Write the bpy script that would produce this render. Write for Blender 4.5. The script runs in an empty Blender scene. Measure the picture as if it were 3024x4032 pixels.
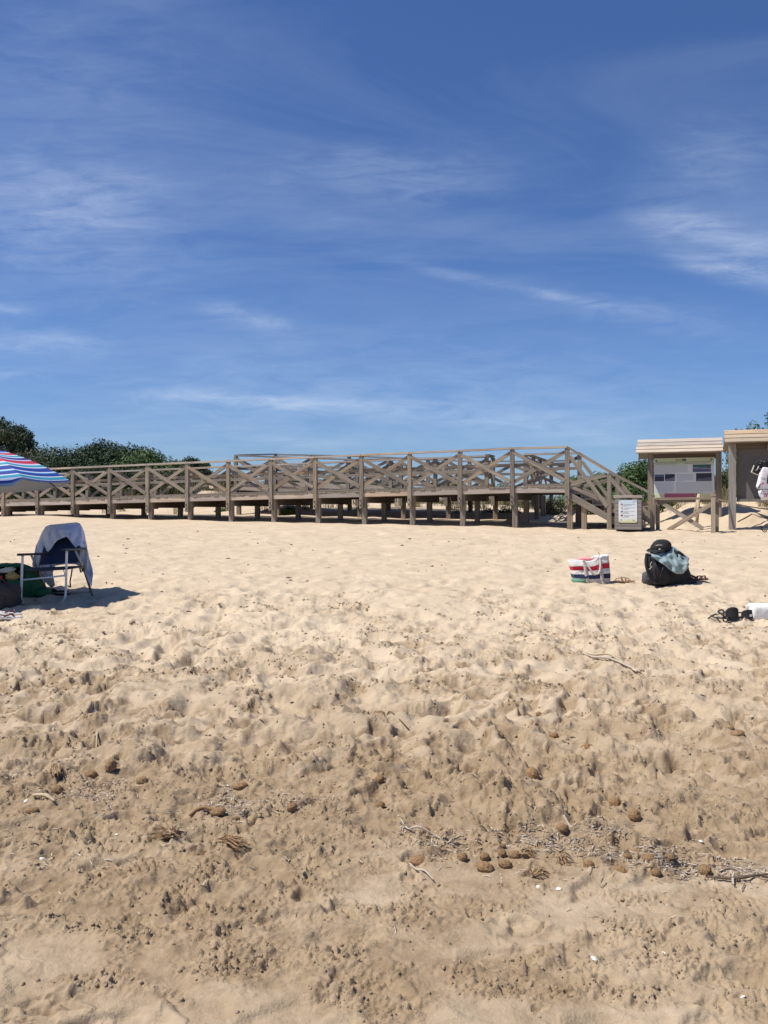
import bpy, math, random
import numpy as np
from mathutils import Vector, Matrix, Quaternion

random.seed(7)
RNG = np.random.default_rng(11)
scene = bpy.context.scene
COL = scene.collection
H = 1.45                                   # eye height above the datum
F = 3352.0                                 # focal length in photo pixels

# ------------------------------------------------------------------ camera
cam_d = bpy.data.cameras.new('camera')
cam = bpy.data.objects.new('camera', cam_d)
COL.objects.link(cam)
cam.location = (0, 0, H)
cam.rotation_euler = (math.radians(90), 0, 0)
cam_d.sensor_fit = 'VERTICAL'
cam_d.sensor_height = 24.0
cam_d.lens = 24.0 * F / 4032.0
cam_d.clip_start = 0.05
cam_d.clip_end = 3000
scene.camera = cam

# ------------------------------------------------------------------ light
EL, AZ = math.radians(59), math.radians(78)       # azimuth: left of "behind the camera"
SUN = Vector((-math.sin(AZ) * math.cos(EL), -math.cos(AZ) * math.cos(EL), math.sin(EL)))
sun_d = bpy.data.lights.new('sun', 'SUN')
sun_d.energy = 5.0
sun_d.angle = math.radians(0.53)
sun_d.color = (1.0, 0.95, 0.87)
sun = bpy.data.objects.new('sun', sun_d)
COL.objects.link(sun)
sun.rotation_euler = SUN.to_track_quat('Z', 'Y').to_euler()
scene.view_settings.view_transform = 'Standard'
scene.view_settings.look = 'None'
scene.view_settings.gamma = 1.0
scene.view_settings.use_curve_mapping = False
scene.view_settings.exposure = 0.16

# ------------------------------------------------------------------ world
world = bpy.data.worlds.new('World')
scene.world = world
world.use_nodes = True
world.cycles.sampling_method = 'MANUAL'
world.cycles.sample_map_resolution = 512


class NT:
    """small helper round a node tree"""
    def __init__(self, tree):
        self.t = tree
        self.n = tree.nodes
        self.n.clear()

    def add(self, typ, ins=None, **props):
        nd = self.n.new(typ)
        for k, v in props.items():
            setattr(nd, k, v)
        for k, v in (ins or {}).items():
            self.put(nd.inputs[k], v)
        return nd

    def put(self, sock, v):
        if isinstance(v, bpy.types.NodeSocket):
            self.t.links.new(v, sock)
        elif isinstance(v, bpy.types.Node):
            self.t.links.new(v.outputs[0], sock)
        else:
            sock.default_value = v

    def math(self, op, a, b=None, c=None, clamp=False):
        nd = self.n.new('ShaderNodeMath')
        nd.operation = op
        nd.use_clamp = clamp
        self.put(nd.inputs[0], a)
        if b is not None:
            self.put(nd.inputs[1], b)
        if c is not None:
            self.put(nd.inputs[2], c)
        return nd.outputs[0]

    def mix(self, fac, a, b, blend='MIX'):
        nd = self.n.new('ShaderNodeMix')
        nd.data_type = 'RGBA'
        nd.blend_type = blend
        self.put(nd.inputs[0], fac)
        self.put(nd.inputs[6], a)
        self.put(nd.inputs[7], b)
        return nd.outputs[2]

    def noise(self, vec, scale, detail=4, rough=0.55, dist=0.0):
        nd = self.n.new('ShaderNodeTexNoise')
        self.put(nd.inputs['Vector'], vec)
        nd.inputs['Scale'].default_value = scale
        nd.inputs['Detail'].default_value = detail
        nd.inputs['Roughness'].default_value = rough
        nd.inputs['Distortion'].default_value = dist
        return nd.outputs[0]

    def ramp(self, fac, stops, interp='LINEAR'):
        nd = self.n.new('ShaderNodeValToRGB')
        nd.color_ramp.interpolation = interp
        el = nd.color_ramp.elements
        while len(el) < len(stops):
            el.new(0.5)
        for e, (p, c) in zip(el, stops):
            e.position = p
            e.color = c if len(c) == 4 else (*c, 1)
        self.put(nd.inputs[0], fac)
        return nd.outputs[0]

    def mapping(self, vec, scale=(1, 1, 1), rot=(0, 0, 0), loc=(0, 0, 0)):
        nd = self.n.new('ShaderNodeMapping')
        self.put(nd.inputs['Vector'], vec)
        nd.inputs['Scale'].default_value = scale
        nd.inputs['Rotation'].default_value = rot
        nd.inputs['Location'].default_value = loc
        return nd.outputs[0]


def build_world():
    g = NT(world.node_tree)
    sky = g.add('ShaderNodeTexSky')
    sky.sky_type = 'NISHITA'
    sky.sun_disc = False
    sky.sun_elevation = EL
    sky.sun_rotation = math.atan2(SUN.x, SUN.y)
    sky.altitude = 0
    sky.air_density = 1.0
    sky.dust_density = 0.3
    sky.ozone_density = 1.4
    tc = g.add('ShaderNodeTexCoord')
    sep = g.add('ShaderNodeSeparateXYZ', {0: tc.outputs['Generated']})
    x, y, z = sep.outputs
    # cirrus: a high sheet seen in perspective (direction projected on a plane overhead)
    zz = g.math('ADD', g.math('MAXIMUM', z, 0.0), 0.06)
    px = g.math('DIVIDE', x, zz)
    py = g.math('DIVIDE', y, zz)
    pv = g.add('ShaderNodeCombineXYZ', {0: px, 1: py, 2: 0.0}).outputs[0]
    m1 = g.mapping(pv, (0.32, 0.75, 1), (0, 0, 0.25), (3.1, 1.7, 0))
    streak = g.noise(m1, 1.6, 8, 0.6, 0.9)
    m2 = g.mapping(pv, (0.5, 0.5, 1), (0, 0, 0), (8.3, 2.2, 0))
    patch = g.noise(m2, 0.8, 3, 0.5)
    c1 = g.math('MULTIPLY', g.ramp(streak, [(0.42, (0, 0, 0)), (0.8, (1, 1, 1))]),
                g.ramp(patch, [(0.40, (0.05, 0.05, 0.05)), (0.72, (1, 1, 1))]))
    # named wisps, on the tangent plane of the northern half of the sky (a = x/y, b = z/y)
    yy = g.math('MAXIMUM', y, 0.02)
    a = g.math('DIVIDE', x, yy)
    b = g.math('DIVIDE', z, yy)
    ab = g.add('ShaderNodeCombineXYZ', {0: a, 1: b, 2: 0.0}).outputs[0]
    wob = g.noise(g.mapping(ab, (6, 14, 1)), 1.5, 5, 0.6)
    fine = g.noise(g.mapping(ab, (9, 42, 1), (0, 0, -0.12)), 1.3, 7, 0.68, 0.6)
    total = g.math('MULTIPLY', c1, 0.40)

    def wisp(p0, p1, wid, amp, wa=0.03):
        nonlocal total
        ax, ay = (p0[0] - 1512) / F, (2016 - p0[1]) / F
        bx, by = (p1[0] - 1512) / F, (2016 - p1[1]) / F
        L = math.hypot(bx - ax, by - ay)
        ux, uy = (bx - ax) / L, (by - ay) / L
        da = g.math('SUBTRACT', a, ax)
        db = g.math('SUBTRACT', b, ay)
        t = g.math('DIVIDE', g.math('ADD', g.math('MULTIPLY', da, ux), g.math('MULTIPLY', db, uy)), L)
        d = g.math('ADD', g.math('MULTIPLY', da, -uy), g.math('MULTIPLY', db, ux))
        d = g.math('ADD', d, g.math('MULTIPLY', g.math('SUBTRACT', wob, 0.5), wa))
        w2 = wid / F
        prof = g.math('POWER', 2.718, g.math('MULTIPLY', g.math('MULTIPLY', d, d), -1.0 / (w2 * w2)))
        e = g.math('MULTIPLY', g.math('SUBTRACT', t, 0.5), 2.0)
        e = g.math('POWER', 2.718, g.math('MULTIPLY', g.math('POWER', g.math('ABSOLUTE', e), 3.0), -1.6))
        tx = g.math('MULTIPLY_ADD', fine, 2.2, -0.55, clamp=True)
        val = g.math('MULTIPLY', g.math('MULTIPLY', prof, e), g.math('MULTIPLY', tx, amp))
        total = g.math('ADD', total, val)

    wisp((1560, 1035), (2560, 1240), 20, 0.30, 0.012)
    wisp((1900, 1120), (3100, 1330), 60, 0.22)
    wisp((2480, 840), (3150, 1010), 75, 0.62, 0.05)
    wisp((2600, 1010), (3150, 1110), 40, 0.60, 0.03)
    wisp((2500, 700), (3150, 560), 150, 0.22, 0.08)
    wisp((500, 1550), (1500, 1600), 26, 0.62, 0.012)
    wisp((1300, 1590), (2500, 1700), 45, 0.30, 0.02)
    wisp((-200, 1330), (420, 1370), 45, 0.50, 0.03)
    wisp((-200, 1460), (300, 1480), 22, 0.35, 0.02)
    wisp((-100, 1210), (150, 1215), 25, 0.30, 0.02)
    wisp((760, 1200), (1180, 1310), 38, 0.36, 0.03)
    wisp((900, 1720), (1420, 1760), 18, 0.35, 0.01)
    wisp((-300, 740), (650, 800), 170, 0.36, 0.10)
    wisp((-300, 1000), (900, 980), 260, 0.22, 0.10)
    wisp((1100, 640), (2000, 720), 70, 0.13, 0.05)
    wisp((-300, 1640), (3300, 1640), 190, 0.20, 0.03)
    wisp((-300, 200), (900, 380), 260, 0.16, 0.12)
    wisp((600, 760), (2300, 640), 150, 0.15, 0.10)
    wisp((100, 1480), (2900, 1420), 210, 0.16, 0.06)
    total = g.math('MINIMUM', g.math('MULTIPLY', total, 0.74), 0.8)
    # deep blue of a polarised midday sky, paler to the horizon
    skyc = g.mix(1.0, sky.outputs[0], (0.58, 0.80, 1.22, 1), 'MULTIPLY')
    cloudc = (7.6, 8.8, 10.8, 1)
    colr = g.mix(total, skyc, cloudc)
    bg = g.add('ShaderNodeBackground', {'Color': colr, 'Strength': 0.080})
    g.add('ShaderNodeOutputWorld', {'Surface': bg.outputs[0]})


build_world()

# ================================================================== helpers
def px(x, y, D):
    """photo pixel at depth D -> world point"""
    return Vector(((x - 1512) / F * D, D, H + (2016 - y) / F * D))


def setp(o, label=None, cat=None, group=None, kind=None):
    if label:
        o['label'] = label
    if cat:
        o['category'] = cat
    if group:
        o['group'] = group
    if kind:
        o['kind'] = kind
    return o


def thing(name, loc, label, cat, group=None, rot=None):
    o = bpy.data.objects.new(name, None)
    o.empty_display_size = 0.1
    COL.objects.link(o)
    o.location = loc
    if rot is not None:
        o.rotation_euler = rot
    return setp(o, label, cat, group)


def link(name, me, mat, parent=None, loc=(0, 0, 0), rot=None):
    o = bpy.data.objects.new(name, me)
    COL.objects.link(o)
    o.location = loc
    if rot is not None:
        if isinstance(rot, Quaternion):
            o.rotation_mode = 'QUATERNION'
            o.rotation_quaternion = rot
        else:
            o.rotation_euler = rot
    if parent is not None:
        o.parent = parent
    if mat is not None and len(me.materials) == 0:
        me.materials.append(mat)
    return o


class MB:
    """collects geometry for ONE mesh object"""
    def __init__(self):
        self.v, self.f, self.m = [], [], []

    def quadgrid(self, P, close_u=False, close_v=False, mi=0):
        """P: array (nu, nv, 3)"""
        P = np.asarray(P, float)
        nu, nv = P.shape[:2]
        b = len(self.v)
        self.v += [tuple(p) for p in P.reshape(-1, 3)]
        for i in range(nu if close_u else nu - 1):
            for j in range(nv if close_v else nv - 1):
                i2, j2 = (i + 1) % nu, (j + 1) % nv
                self.f.append((b + i * nv + j, b + i2 * nv + j, b + i2 * nv + j2, b + i * nv + j2))
                self.m.append(mi)
        return self

    def box(self, c, s, R=None, mi=0, taper=1.0):
        b = len(self.v)
        c = Vector(c)
        for z in (-0.5, 0.5):
            k = taper if z > 0 else 1.0
            for x, y in ((-.5, -.5), (.5, -.5), (.5, .5), (-.5, .5)):
                p = Vector((x * s[0] * k, y * s[1] * k, z * s[2]))
                if R is not None:
                    p = R @ p
                self.v.append(tuple(c + p))
        for q in ((0, 3, 2, 1), (4, 5, 6, 7), (0, 1, 5, 4), (1, 2, 6, 5), (2, 3, 7, 6), (3, 0, 4, 7)):
            self.f.append(tuple(b + i for i in q))
            self.m.append(mi)
        return self

    def tube(self, pts, r, seg=8, mi=0, caps=True, flat=1.0):
        pts = [Vector(p) for p in pts]
        n = len(pts)
        rs = list(r) if hasattr(r, '__len__') else [r] * n
        if len(rs) != n:
            rs = list(np.interp(np.linspace(0, 1, n), np.linspace(0, 1, len(rs)), rs))
        b = len(self.v)
        up = Vector((0.13, 0.21, 0.97)).normalized()
        for i, p in enumerate(pts):
            d = (pts[min(i + 1, n - 1)] - pts[max(i - 1, 0)])
            if d.length < 1e-9:
                d = Vector((0, 0, 1))
            d.normalize()
            s = d.cross(up)
            if s.length < 0.05:
                s = d.cross(Vector((1, 0, 0)))
            s.normalize()
            t = s.cross(d)
            for k in range(seg):
                a = 2 * math.pi * k / seg
                self.v.append(tuple(p + s * math.cos(a) * rs[i] + t * math.sin(a) * rs[i] * flat))
        for i in range(n - 1):
            for k in range(seg):
                k2 = (k + 1) % seg
                self.f.append((b + i * seg + k, b + i * seg + k2, b + (i + 1) * seg + k2, b + (i + 1) * seg + k))
                self.m.append(mi)
        if caps:
            self.f.append(tuple(b + k for k in range(seg))[::-1])
            self.f.append(tuple(b + (n - 1) * seg + k for k in range(seg)))
            self.m += [mi, mi]
        return self

    def strip(self, pts, width, wdir, thick, mi=0):
        """flat webbing along pts, width along wdir, real thickness"""
        pts = [Vector(p) for p in pts]
        wd = Vector(wdir).normalized()
        n = len(pts)
        rows = []
        for i, p in enumerate(pts):
            d = (pts[min(i + 1, n - 1)] - pts[max(i - 1, 0)]).normalized()
            nn = d.cross(wd).normalized() * thick / 2
            w = wd * width / 2
            rows.append([p - w - nn, p + w - nn, p + w + nn, p - w + nn])
        b = len(self.v)
        self.quadgrid([[tuple(q) for q in r] for r in rows], close_v=True, mi=mi)
        self.f.append((b + 3, b + 2, b + 1, b))
        e = b + (n - 1) * 4
        self.f.append((e, e + 1, e + 2, e + 3))
        self.m += [mi, mi]
        return self

    def mesh(self, name, smooth=False):
        me = bpy.data.meshes.new(name)
        me.from_pydata(self.v, [], self.f)
        if any(self.m):
            me.polygons.foreach_set('material_index', self.m)
        if smooth:
            me.polygons.foreach_set('use_smooth', [True] * len(me.polygons))
        me.update()
        return me

    def build(self, name, mat, parent=None, loc=(0, 0, 0), rot=None, smooth=False):
        me = self.mesh(name, smooth)
        if isinstance(mat, (list, tuple)):
            for q in mat:
                me.materials.append(q)
            mat = None
        return link(name, me, mat, parent, loc, rot)


def solid(o, t, offset=0.0):
    m = o.modifiers.new('solid', 'SOLIDIFY')
    m.thickness = t
    m.offset = offset
    return o


def subsurf(o, n=1):
    m = o.modifiers.new('sub', 'SUBSURF')
    m.levels = n
    m.render_levels = n
    return o


def bevel(o, w, seg=2):
    m = o.modifiers.new('bev', 'BEVEL')
    m.width = w
    m.segments = seg
    m.limit_method = 'ANGLE'
    return o


_boxes = {}


def beam(name, p0, p1, w, h, mat, parent=None, up=(0, 0, 1), origin=None):
    """a timber from p0 to p1; grain runs along its local X; alike timbers share a mesh"""
    p0, p1 = Vector(p0), Vector(p1)
    d = p1 - p0
    L = d.length
    key = (round(L, 2), round(w, 3), round(h, 3), mat.name)
    me = _boxes.get(key)
    if me is None:
        me = MB().box((0, 0, 0), (L, w, h)).mesh('timber')
        me.materials.append(mat)
        _boxes[key] = me
    X = d.normalized()
    Y = Vector(up).cross(X).normalized()
    Z = X.cross(Y)
    R = Matrix((X, Y, Z)).transposed().to_quaternion()
    c = (p0 + p1) / 2
    if parent is not None:
        c = c - parent.location
    return link(name, me, None, parent, c, R)


# ---------------------------------------------------------------- numpy noise
_perm = np.concatenate([RNG.permutation(256)] * 2)
_ga = RNG.random(256) * 2 * np.pi
_gx, _gy = np.cos(_ga), np.sin(_ga)


def perlin(x, y):
    xi, yi = np.floor(x).astype(np.int64), np.floor(y).astype(np.int64)
    xf, yf = x - xi, y - yi
    u = xf * xf * xf * (xf * (xf * 6 - 15) + 10)
    v = yf * yf * yf * (yf * (yf * 6 - 15) + 10)
    xi &= 255
    yi &= 255
    x1, y1 = (xi + 1) & 255, (yi + 1) & 255

    def gr(a, b, dx, dy):
        h = _perm[_perm[a] + b]
        return _gx[h] * dx + _gy[h] * dy
    n0 = gr(xi, yi, xf, yf) * (1 - u) + gr(x1, yi, xf - 1, yf) * u
    n1 = gr(xi, y1, xf, yf - 1) * (1 - u) + gr(x1, y1, xf - 1, yf - 1) * u
    return (n0 * (1 - v) + n1 * v) * 1.5


def fbm(x, y, oct=4, gain=0.5, off=0.0):
    s, a = 0, 1.0
    for o in range(oct):
        s = s + a * perlin(x * 2 ** o + off + o * 17.3, y * 2 ** o - off + o * 9.1)
        a *= gain
    return s


def sstep(a, b, x):
    t = np.clip((x - a) / (b - a), 0, 1)
    return t * t * (3 - 2 * t)


# ================================================================== materials
MATS = {}


def material(name, builder, rough=0.8, bump=None):
    m = bpy.data.materials.new(name)
    m.use_nodes = True
    g = NT(m.node_tree)
    out = g.add('ShaderNodeOutputMaterial')
    bs = g.add('ShaderNodeBsdfPrincipled')
    bs.inputs['Roughness'].default_value = rough
    g.t.links.new(bs.outputs[0], out.inputs['Surface'])
    builder(g, bs)
    MATS[name] = m
    return m


def bumpnode(g, bs, height, strength, dist):
    b = g.add('ShaderNodeBump', {'Height': height, 'Strength': strength, 'Distance': dist})
    g.put(bs.inputs['Normal'], b.outputs[0])


def plain(name, col, rough=0.8, var=0.12, scale=30, bump=0.0, metal=0.0, sheen=0.0):
    def f(g, bs):
        tc = g.add('ShaderNodeTexCoord').outputs['Object']
        n = g.noise(tc, scale, 4, 0.6)
        d = tuple(c * (1 - var) for c in col)
        l = tuple(min(1, c * (1 + var)) for c in col)
        g.put(bs.inputs['Base Color'], g.ramp(n, [(0.3, d), (0.7, l)]))
        bs.inputs['Metallic'].default_value = metal
        if sheen:
            bs.inputs['Sheen Weight'].default_value = sheen
        if bump:
            bumpnode(g, bs, n, bump, 0.01)
    return material(name, f, rough)


def wood_mat(name, dark, mid, light, orange=0.25):
    def f(g, bs):
        tc = g.add('ShaderNodeTexCoord').outputs['Object']
        oi = g.add('ShaderNodeObjectInfo').outputs['Random']
        off = g.add('ShaderNodeCombineXYZ', {0: g.math('MULTIPLY', oi, 37.0), 1: g.math('MULTIPLY', oi, 11.0), 2: oi})
        vadd = g.add('ShaderNodeVectorMath', {0: tc, 1: off.outputs[0]}, operation='ADD').outputs[0]
        grain = g.noise(g.mapping(vadd, (1.6, 34, 34)), 1.0, 6, 0.62, 0.5)
        blot = g.noise(g.mapping(vadd, (2.2, 5, 5)), 1.0, 3, 0.5)
        c = g.ramp(grain, [(0.28, dark), (0.5, mid), (0.74, light)])
        tint = g.ramp(oi, [(0.0, (0.70, 0.69, 0.70)), (0.3, (1.0, 0.97, 0.93)), (0.5, (0.84, 0.83, 0.83)), (0.7, (1.08, 1.07, 1.05)),
                           (0.88, (1.08, 0.95, 0.80)), (1.0, (0.90, 0.90, 0.92))])
        c = g.mix(1.0, c, tint, 'MULTIPLY')
        c = g.mix(g.ramp(blot, [(0.52, (0, 0, 0)), (0.72, (orange, orange, orange))]), c, (0.30, 0.19, 0.10, 1))
        # knots
        vor = g.add('ShaderNodeTexVoronoi', {'Vector': g.mapping(vadd, (2.0, 9, 9)), 'Scale': 1.0})
        kn = g.ramp(vor.outputs['Distance'], [(0.06, (1, 1, 1)), (0.13, (0, 0, 0))])
        c = g.mix(g.math('MULTIPLY', kn, 0.6), c, (0.09, 0.06, 0.04, 1))
        g.put(bs.inputs['Base Color'], c)
        bumpnode(g, bs, grain, 0.35, 0.006)
    return material(name, f, 0.85)


WOOD = wood_mat('weathered_wood', (0.122, 0.101, 0.078), (0.270, 0.228, 0.180), (0.420, 0.366, 0.298), 0.18)
WOODP = wood_mat('pale_wood', (0.30, 0.255, 0.215), (0.47, 0.41, 0.35), (0.58, 0.52, 0.455), 0.12)
WOODY = wood_mat('yellow_wood', (0.26, 0.205, 0.14), (0.40, 0.325, 0.235), (0.50, 0.42, 0.32), 0.12)
WOODG = wood_mat('grey_wood', (0.170, 0.155, 0.138), (0.262, 0.240, 0.215), (0.350, 0.325, 0.295), 0.08)
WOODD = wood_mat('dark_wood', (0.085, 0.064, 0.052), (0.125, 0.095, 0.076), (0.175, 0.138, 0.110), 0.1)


def sand_mat():
    def f(g, bs):
        geo = g.add('ShaderNodeNewGeometry').outputs['Position']
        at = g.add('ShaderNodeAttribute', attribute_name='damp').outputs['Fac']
        n1 = g.noise(geo, 1.7, 5, 0.6)
        n2 = g.noise(geo, 14, 5, 0.65)
        n3 = g.noise(geo, 420, 2, 0.7)
        dry = g.ramp(n1, [(0.3, (0.512, 0.408, 0.284)), (0.7, (0.602, 0.488, 0.348))])
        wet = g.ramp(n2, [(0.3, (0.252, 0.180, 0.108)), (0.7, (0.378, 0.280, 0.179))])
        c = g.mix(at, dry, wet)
        c = g.mix(0.45, c, g.ramp(n3, [(0.25, (0.62, 0.60, 0.56)), (0.5, (1, 1, 1)), (0.8, (1.22, 1.22, 1.2))]), 'MULTIPLY')
        c = g.mix(0.4, c, g.ramp(n2, [(0.3, (0.86, 0.85, 0.83)), (0.7, (1.08, 1.08, 1.08))]), 'MULTIPLY')
        g.put(bs.inputs['Base Color'], c)
        fine = g.noise(geo, 210, 3, 0.7)
        mid = g.noise(geo, 38, 5, 0.68)
        hgt = g.math('ADD', g.math('MULTIPLY', fine, 0.16), mid)
        bumpnode(g, bs, hgt, 0.55, 0.02)
        bs.inputs['Specular IOR Level'].default_value = 0.15
    return material('sand', f, 0.95)


SAND = sand_mat()


def leaf_mat(name, dark, mid, light):
    def f(g, bs):
        geo = g.add('ShaderNodeNewGeometry')
        at = g.add('ShaderNodeAttribute', attribute_name='tint').outputs['Fac']
        n = g.noise(geo.outputs['Position'], 0.9, 3, 0.5)
        k = g.math('ADD', g.math('MULTIPLY', at, 0.65), g.math('MULTIPLY', n, 0.4))
        g.put(bs.inputs['Base Color'], g.ramp(k, [(0.15, dark), (0.5, mid), (0.9, light)]))
        bs.inputs['Specular IOR Level'].default_value = 0.25
    return material(name, f, 0.65)


LEAF_PINE = leaf_mat('pine_foliage', (0.018, 0.030, 0.014), (0.040, 0.060, 0.026), (0.105, 0.125, 0.06))
LEAF_DARK = leaf_mat('dark_foliage', (0.014, 0.027, 0.012), (0.030, 0.052, 0.021), (0.085, 0.120, 0.045))
LEAF_GREEN = leaf_mat('green_foliage', (0.028, 0.054, 0.016), (0.066, 0.112, 0.034), (0.135, 0.195, 0.066))
LEAF_OLIVE = leaf_mat('olive_foliage', (0.034, 0.042, 0.018), (0.076, 0.086, 0.037), (0.130, 0.140, 0.064))
GRASS_DRY = leaf_mat('dry_grass', (0.095, 0.085, 0.042), (0.20, 0.175, 0.085), (0.34, 0.29, 0.16))
BARK = plain('bark', (0.13, 0.10, 0.08), 0.9, 0.3, 20, 0.4)
CARD = plain('weathered_board', (0.155, 0.140, 0.125), 0.9, 0.1, 4)


def make_board():
    def f(g, bs):
        tc = g.add('ShaderNodeTexCoord').outputs['Object']
        n = g.noise(g.mapping(tc, (7, 7, 16)), 1.4, 5, 0.7)
        n2 = g.noise(g.mapping(tc, (1, 1, 1)), 2.3, 2, 0.5)
        c = g.ramp(n, [(0.42, (0.150, 0.134, 0.120)), (0.62, (0.185, 0.165, 0.148)), (0.70, (0.36, 0.33, 0.28))])
        c = g.mix(g.ramp(n2, [(0.42, (1, 1, 1)), (0.55, (0, 0, 0))]), c, (0.152, 0.138, 0.125, 1))
        g.put(bs.inputs['Base Color'], c)
    return material('peeling_board', f, 0.9)


BOARD = make_board()
WHITE_AL = plain('white_tube', (0.62, 0.64, 0.66), 0.35, 0.05, 20)
GREY_AL = plain('bare_tube', (0.34, 0.32, 0.27), 0.4, 0.08, 20, metal=0.5)
BLACKP = plain('black_plastic', (0.018, 0.018, 0.02), 0.5, 0.1)
NAVY = plain('navy_fabric', (0.022, 0.036, 0.085), 0.85, 0.15, 60)
SHIRT = plain('white_shirt', (0.66, 0.67, 0.76), 0.9, 0.04, 18, 0.15)
GREEN = plain('green_fabric', (0.008, 0.100, 0.042), 0.75, 0.15, 12)
REDC = plain('red_cloth', (0.45, 0.03, 0.02), 0.85, 0.15)
YELC = plain('yellow_cloth', (0.50, 0.36, 0.12), 0.85, 0.15)
PALEC = plain('pale_cloth', (0.55, 0.53, 0.45), 0.85, 0.1)
DARKBAG = plain('dark_bag', (0.055, 0.042, 0.040), 0.85, 0.2, 14, 0.3)
BLACKF = plain('black_fabric', (0.012, 0.012, 0.014), 0.85, 0.3, 22, 0.4)
CAPF = plain('cap_fabric', (0.012, 0.012, 0.013), 0.9, 0.2, 40, 0.2)
TEAL = plain('faded_teal_cloth', (0.250, 0.325, 0.330), 0.9, 0.1, 14, 0.25)
LEATHER = plain('brown_leather', (0.13, 0.065, 0.04), 0.6, 0.25, 30)
TANLEA = plain('tan_leather', (0.30, 0.15, 0.07), 0.6, 0.25, 30)
WEB = plain('grey_webbing', (0.52, 0.47, 0.43), 0.9, 0.06, 60)
PINKC = plain('pink_towel', (0.80, 0.26, 0.26), 0.95, 0.08)
WHITEC = plain('white_canvas', (0.80, 0.77, 0.72), 0.9, 0.04, 30, 0.15)
FOAM = plain('white_towel', (0.80, 0.79, 0.75), 0.95, 0.03, 40, 0.3)
ROPE = plain('rope', (0.38, 0.30, 0.21), 0.95, 0.2, 90, 0.5)
IRON = plain('dark_iron', (0.03, 0.026, 0.025), 0.55, 0.2)
STICK = plain('bleached_stick', (0.47, 0.37, 0.24), 0.9, 0.2, 40, 0.3)
ROOT = plain('white_root', (0.44, 0.375, 0.30), 0.9, 0.15, 40, 0.3)
BALL = plain('seagrass_ball', (0.29, 0.175, 0.085), 1.0, 0.4, 3.0, 1.0)
FIBRE = plain('brown_fibre', (0.25, 0.15, 0.075), 1.0, 0.4, 40)
LIT_W = plain('pale_litter', (0.52, 0.44, 0.345), 0.8, 0.15, 60)
LIT_G = plain('grey_litter', (0.26, 0.20, 0.145), 0.85, 0.2, 60)
LIT_B = plain('brown_litter', (0.105, 0.070, 0.050), 0.9, 0.3, 60)
DEB = plain('dark_debris', (0.12, 0.085, 0.055), 0.95, 0.3, 60)
SHELL = plain('shell', (0.72, 0.68, 0.60), 0.5, 0.08)
PURP = plain('purple_cord', (0.20, 0.17, 0.42), 0.7, 0.1)
MAROON = plain('maroon_stripe', (0.085, 0.020, 0.035), 0.7, 0.1)
INK = plain('ink', (0.05, 0.05, 0.06), 0.7, 0.05)
INKG = plain('faded_ink', (0.32, 0.32, 0.36), 0.7, 0.05)
INKP = plain('pale_ink', (0.40, 0.40, 0.43), 0.7, 0.05)

# ================================================================== the sand
O2 = (4.8, 22.3)                                     # foot of the stairs-side corner post
AX, AY = 0.938, -0.346                               # along the boardwalk, to the right
BX, BY = 0.346, 0.938                                # across it, away from the camera


def sv(X, Y):
    return (X - O2[0]) * AX + (Y - O2[1]) * AY, (X - O2[0]) * BX + (Y - O2[1]) * BY


def base_z(X, Y):
    s, v = sv(X, Y)
    yy = np.minimum(Y, 30)
    z = -1.394 + 0.043 * yy
    # dune behind the boardwalk
    amp = 0.42 + 0.75 * sstep(-6, -13, s) + 0.5 * sstep(2, 7, s)
    z = z + amp * sstep(2.4, 10, v) * (0.75 + 0.35 * fbm(X * 0.22, Y * 0.22, 3, 0.5, 3.0))
    z = z + 0.9 * sstep(12, 26, v) * (sstep(3, 12, s) + sstep(-8, -16, s))
    z = z - 1.6 * sstep(34, 80, v)
    # mound the notice boards stand in
    m = sstep(1.9, 3.0, s) * sstep(0.35, 2.7, v)
    z = z + m * (0.50 + 0.22 * fbm(X * 0.9, Y * 0.9, 3, 0.5, 7.0))
    # drift against the left end
    z = z + 0.10 * np.exp(-(((s + 17.0) / 1.2) ** 2 + ((v + 0.5) / 0.6) ** 2))
    return z


def make_rows():
    ys = [-1.45, -1.0, -0.5, 0.0, 0.5, 0.9, 1.2, 1.45, 1.6]
    y = 1.7
    while y < 25:
        ys.append(y)
        y += min(0.80 * y * y / (851 * 1.3) * 1.0, 0.045)
    while y < 42:
        ys.append(y)
        y += 0.16
    while y < 1400:
        ys.append(y)
        y *= 1.05
    return np.array(ys)


T_DENSE = 0.52
ROWS = make_rows()
tc_ = np.arange(-T_DENSE, T_DENSE + 1e-6, 0.00122)
tout = T_DENSE * 1.0 + np.cumsum(0.004 * 1.22 ** np.arange(34))
COLS = np.concatenate([-tout[::-1], tc_, tout])
APEX = 1.5
YG = np.repeat(ROWS[:, None], len(COLS), 1)
XG = (YG + APEX) * COLS[None, :]


def zone(Y, X):
    wig = 0.55 * fbm(X * 0.7, Y * 0.7, 3, 0.5, 21.0)
    yw = Y + wig
    near = 1 - sstep(2.7, 3.6, yw)
    mid = sstep(2.9, 4.0, yw) * (1 - sstep(8.0, 11.5, yw))
    return near, mid, yw


near, mid, yw = zone(YG, XG)
far = 1 - np.clip(near + mid, 0, 1)
ZG = base_z(XG, YG)
dense = (np.abs(COLS) <= T_DENSE + 0.2)
fade = (1 - sstep(22, 30, YG))
ZG += 0.030 * fbm(XG * 0.9, YG * 0.9, 3, 0.5, 1.0) * (0.35 + 0.65 * (1 - near))
bl = np.abs(fbm(XG * 2.6, YG * 2.6, 3, 0.5, 5.0))
ZG += (0.021 * mid + 0.011 * near + 0.014 * far * fade) * (bl - 0.3)
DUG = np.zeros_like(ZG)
HOLES = []


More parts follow.
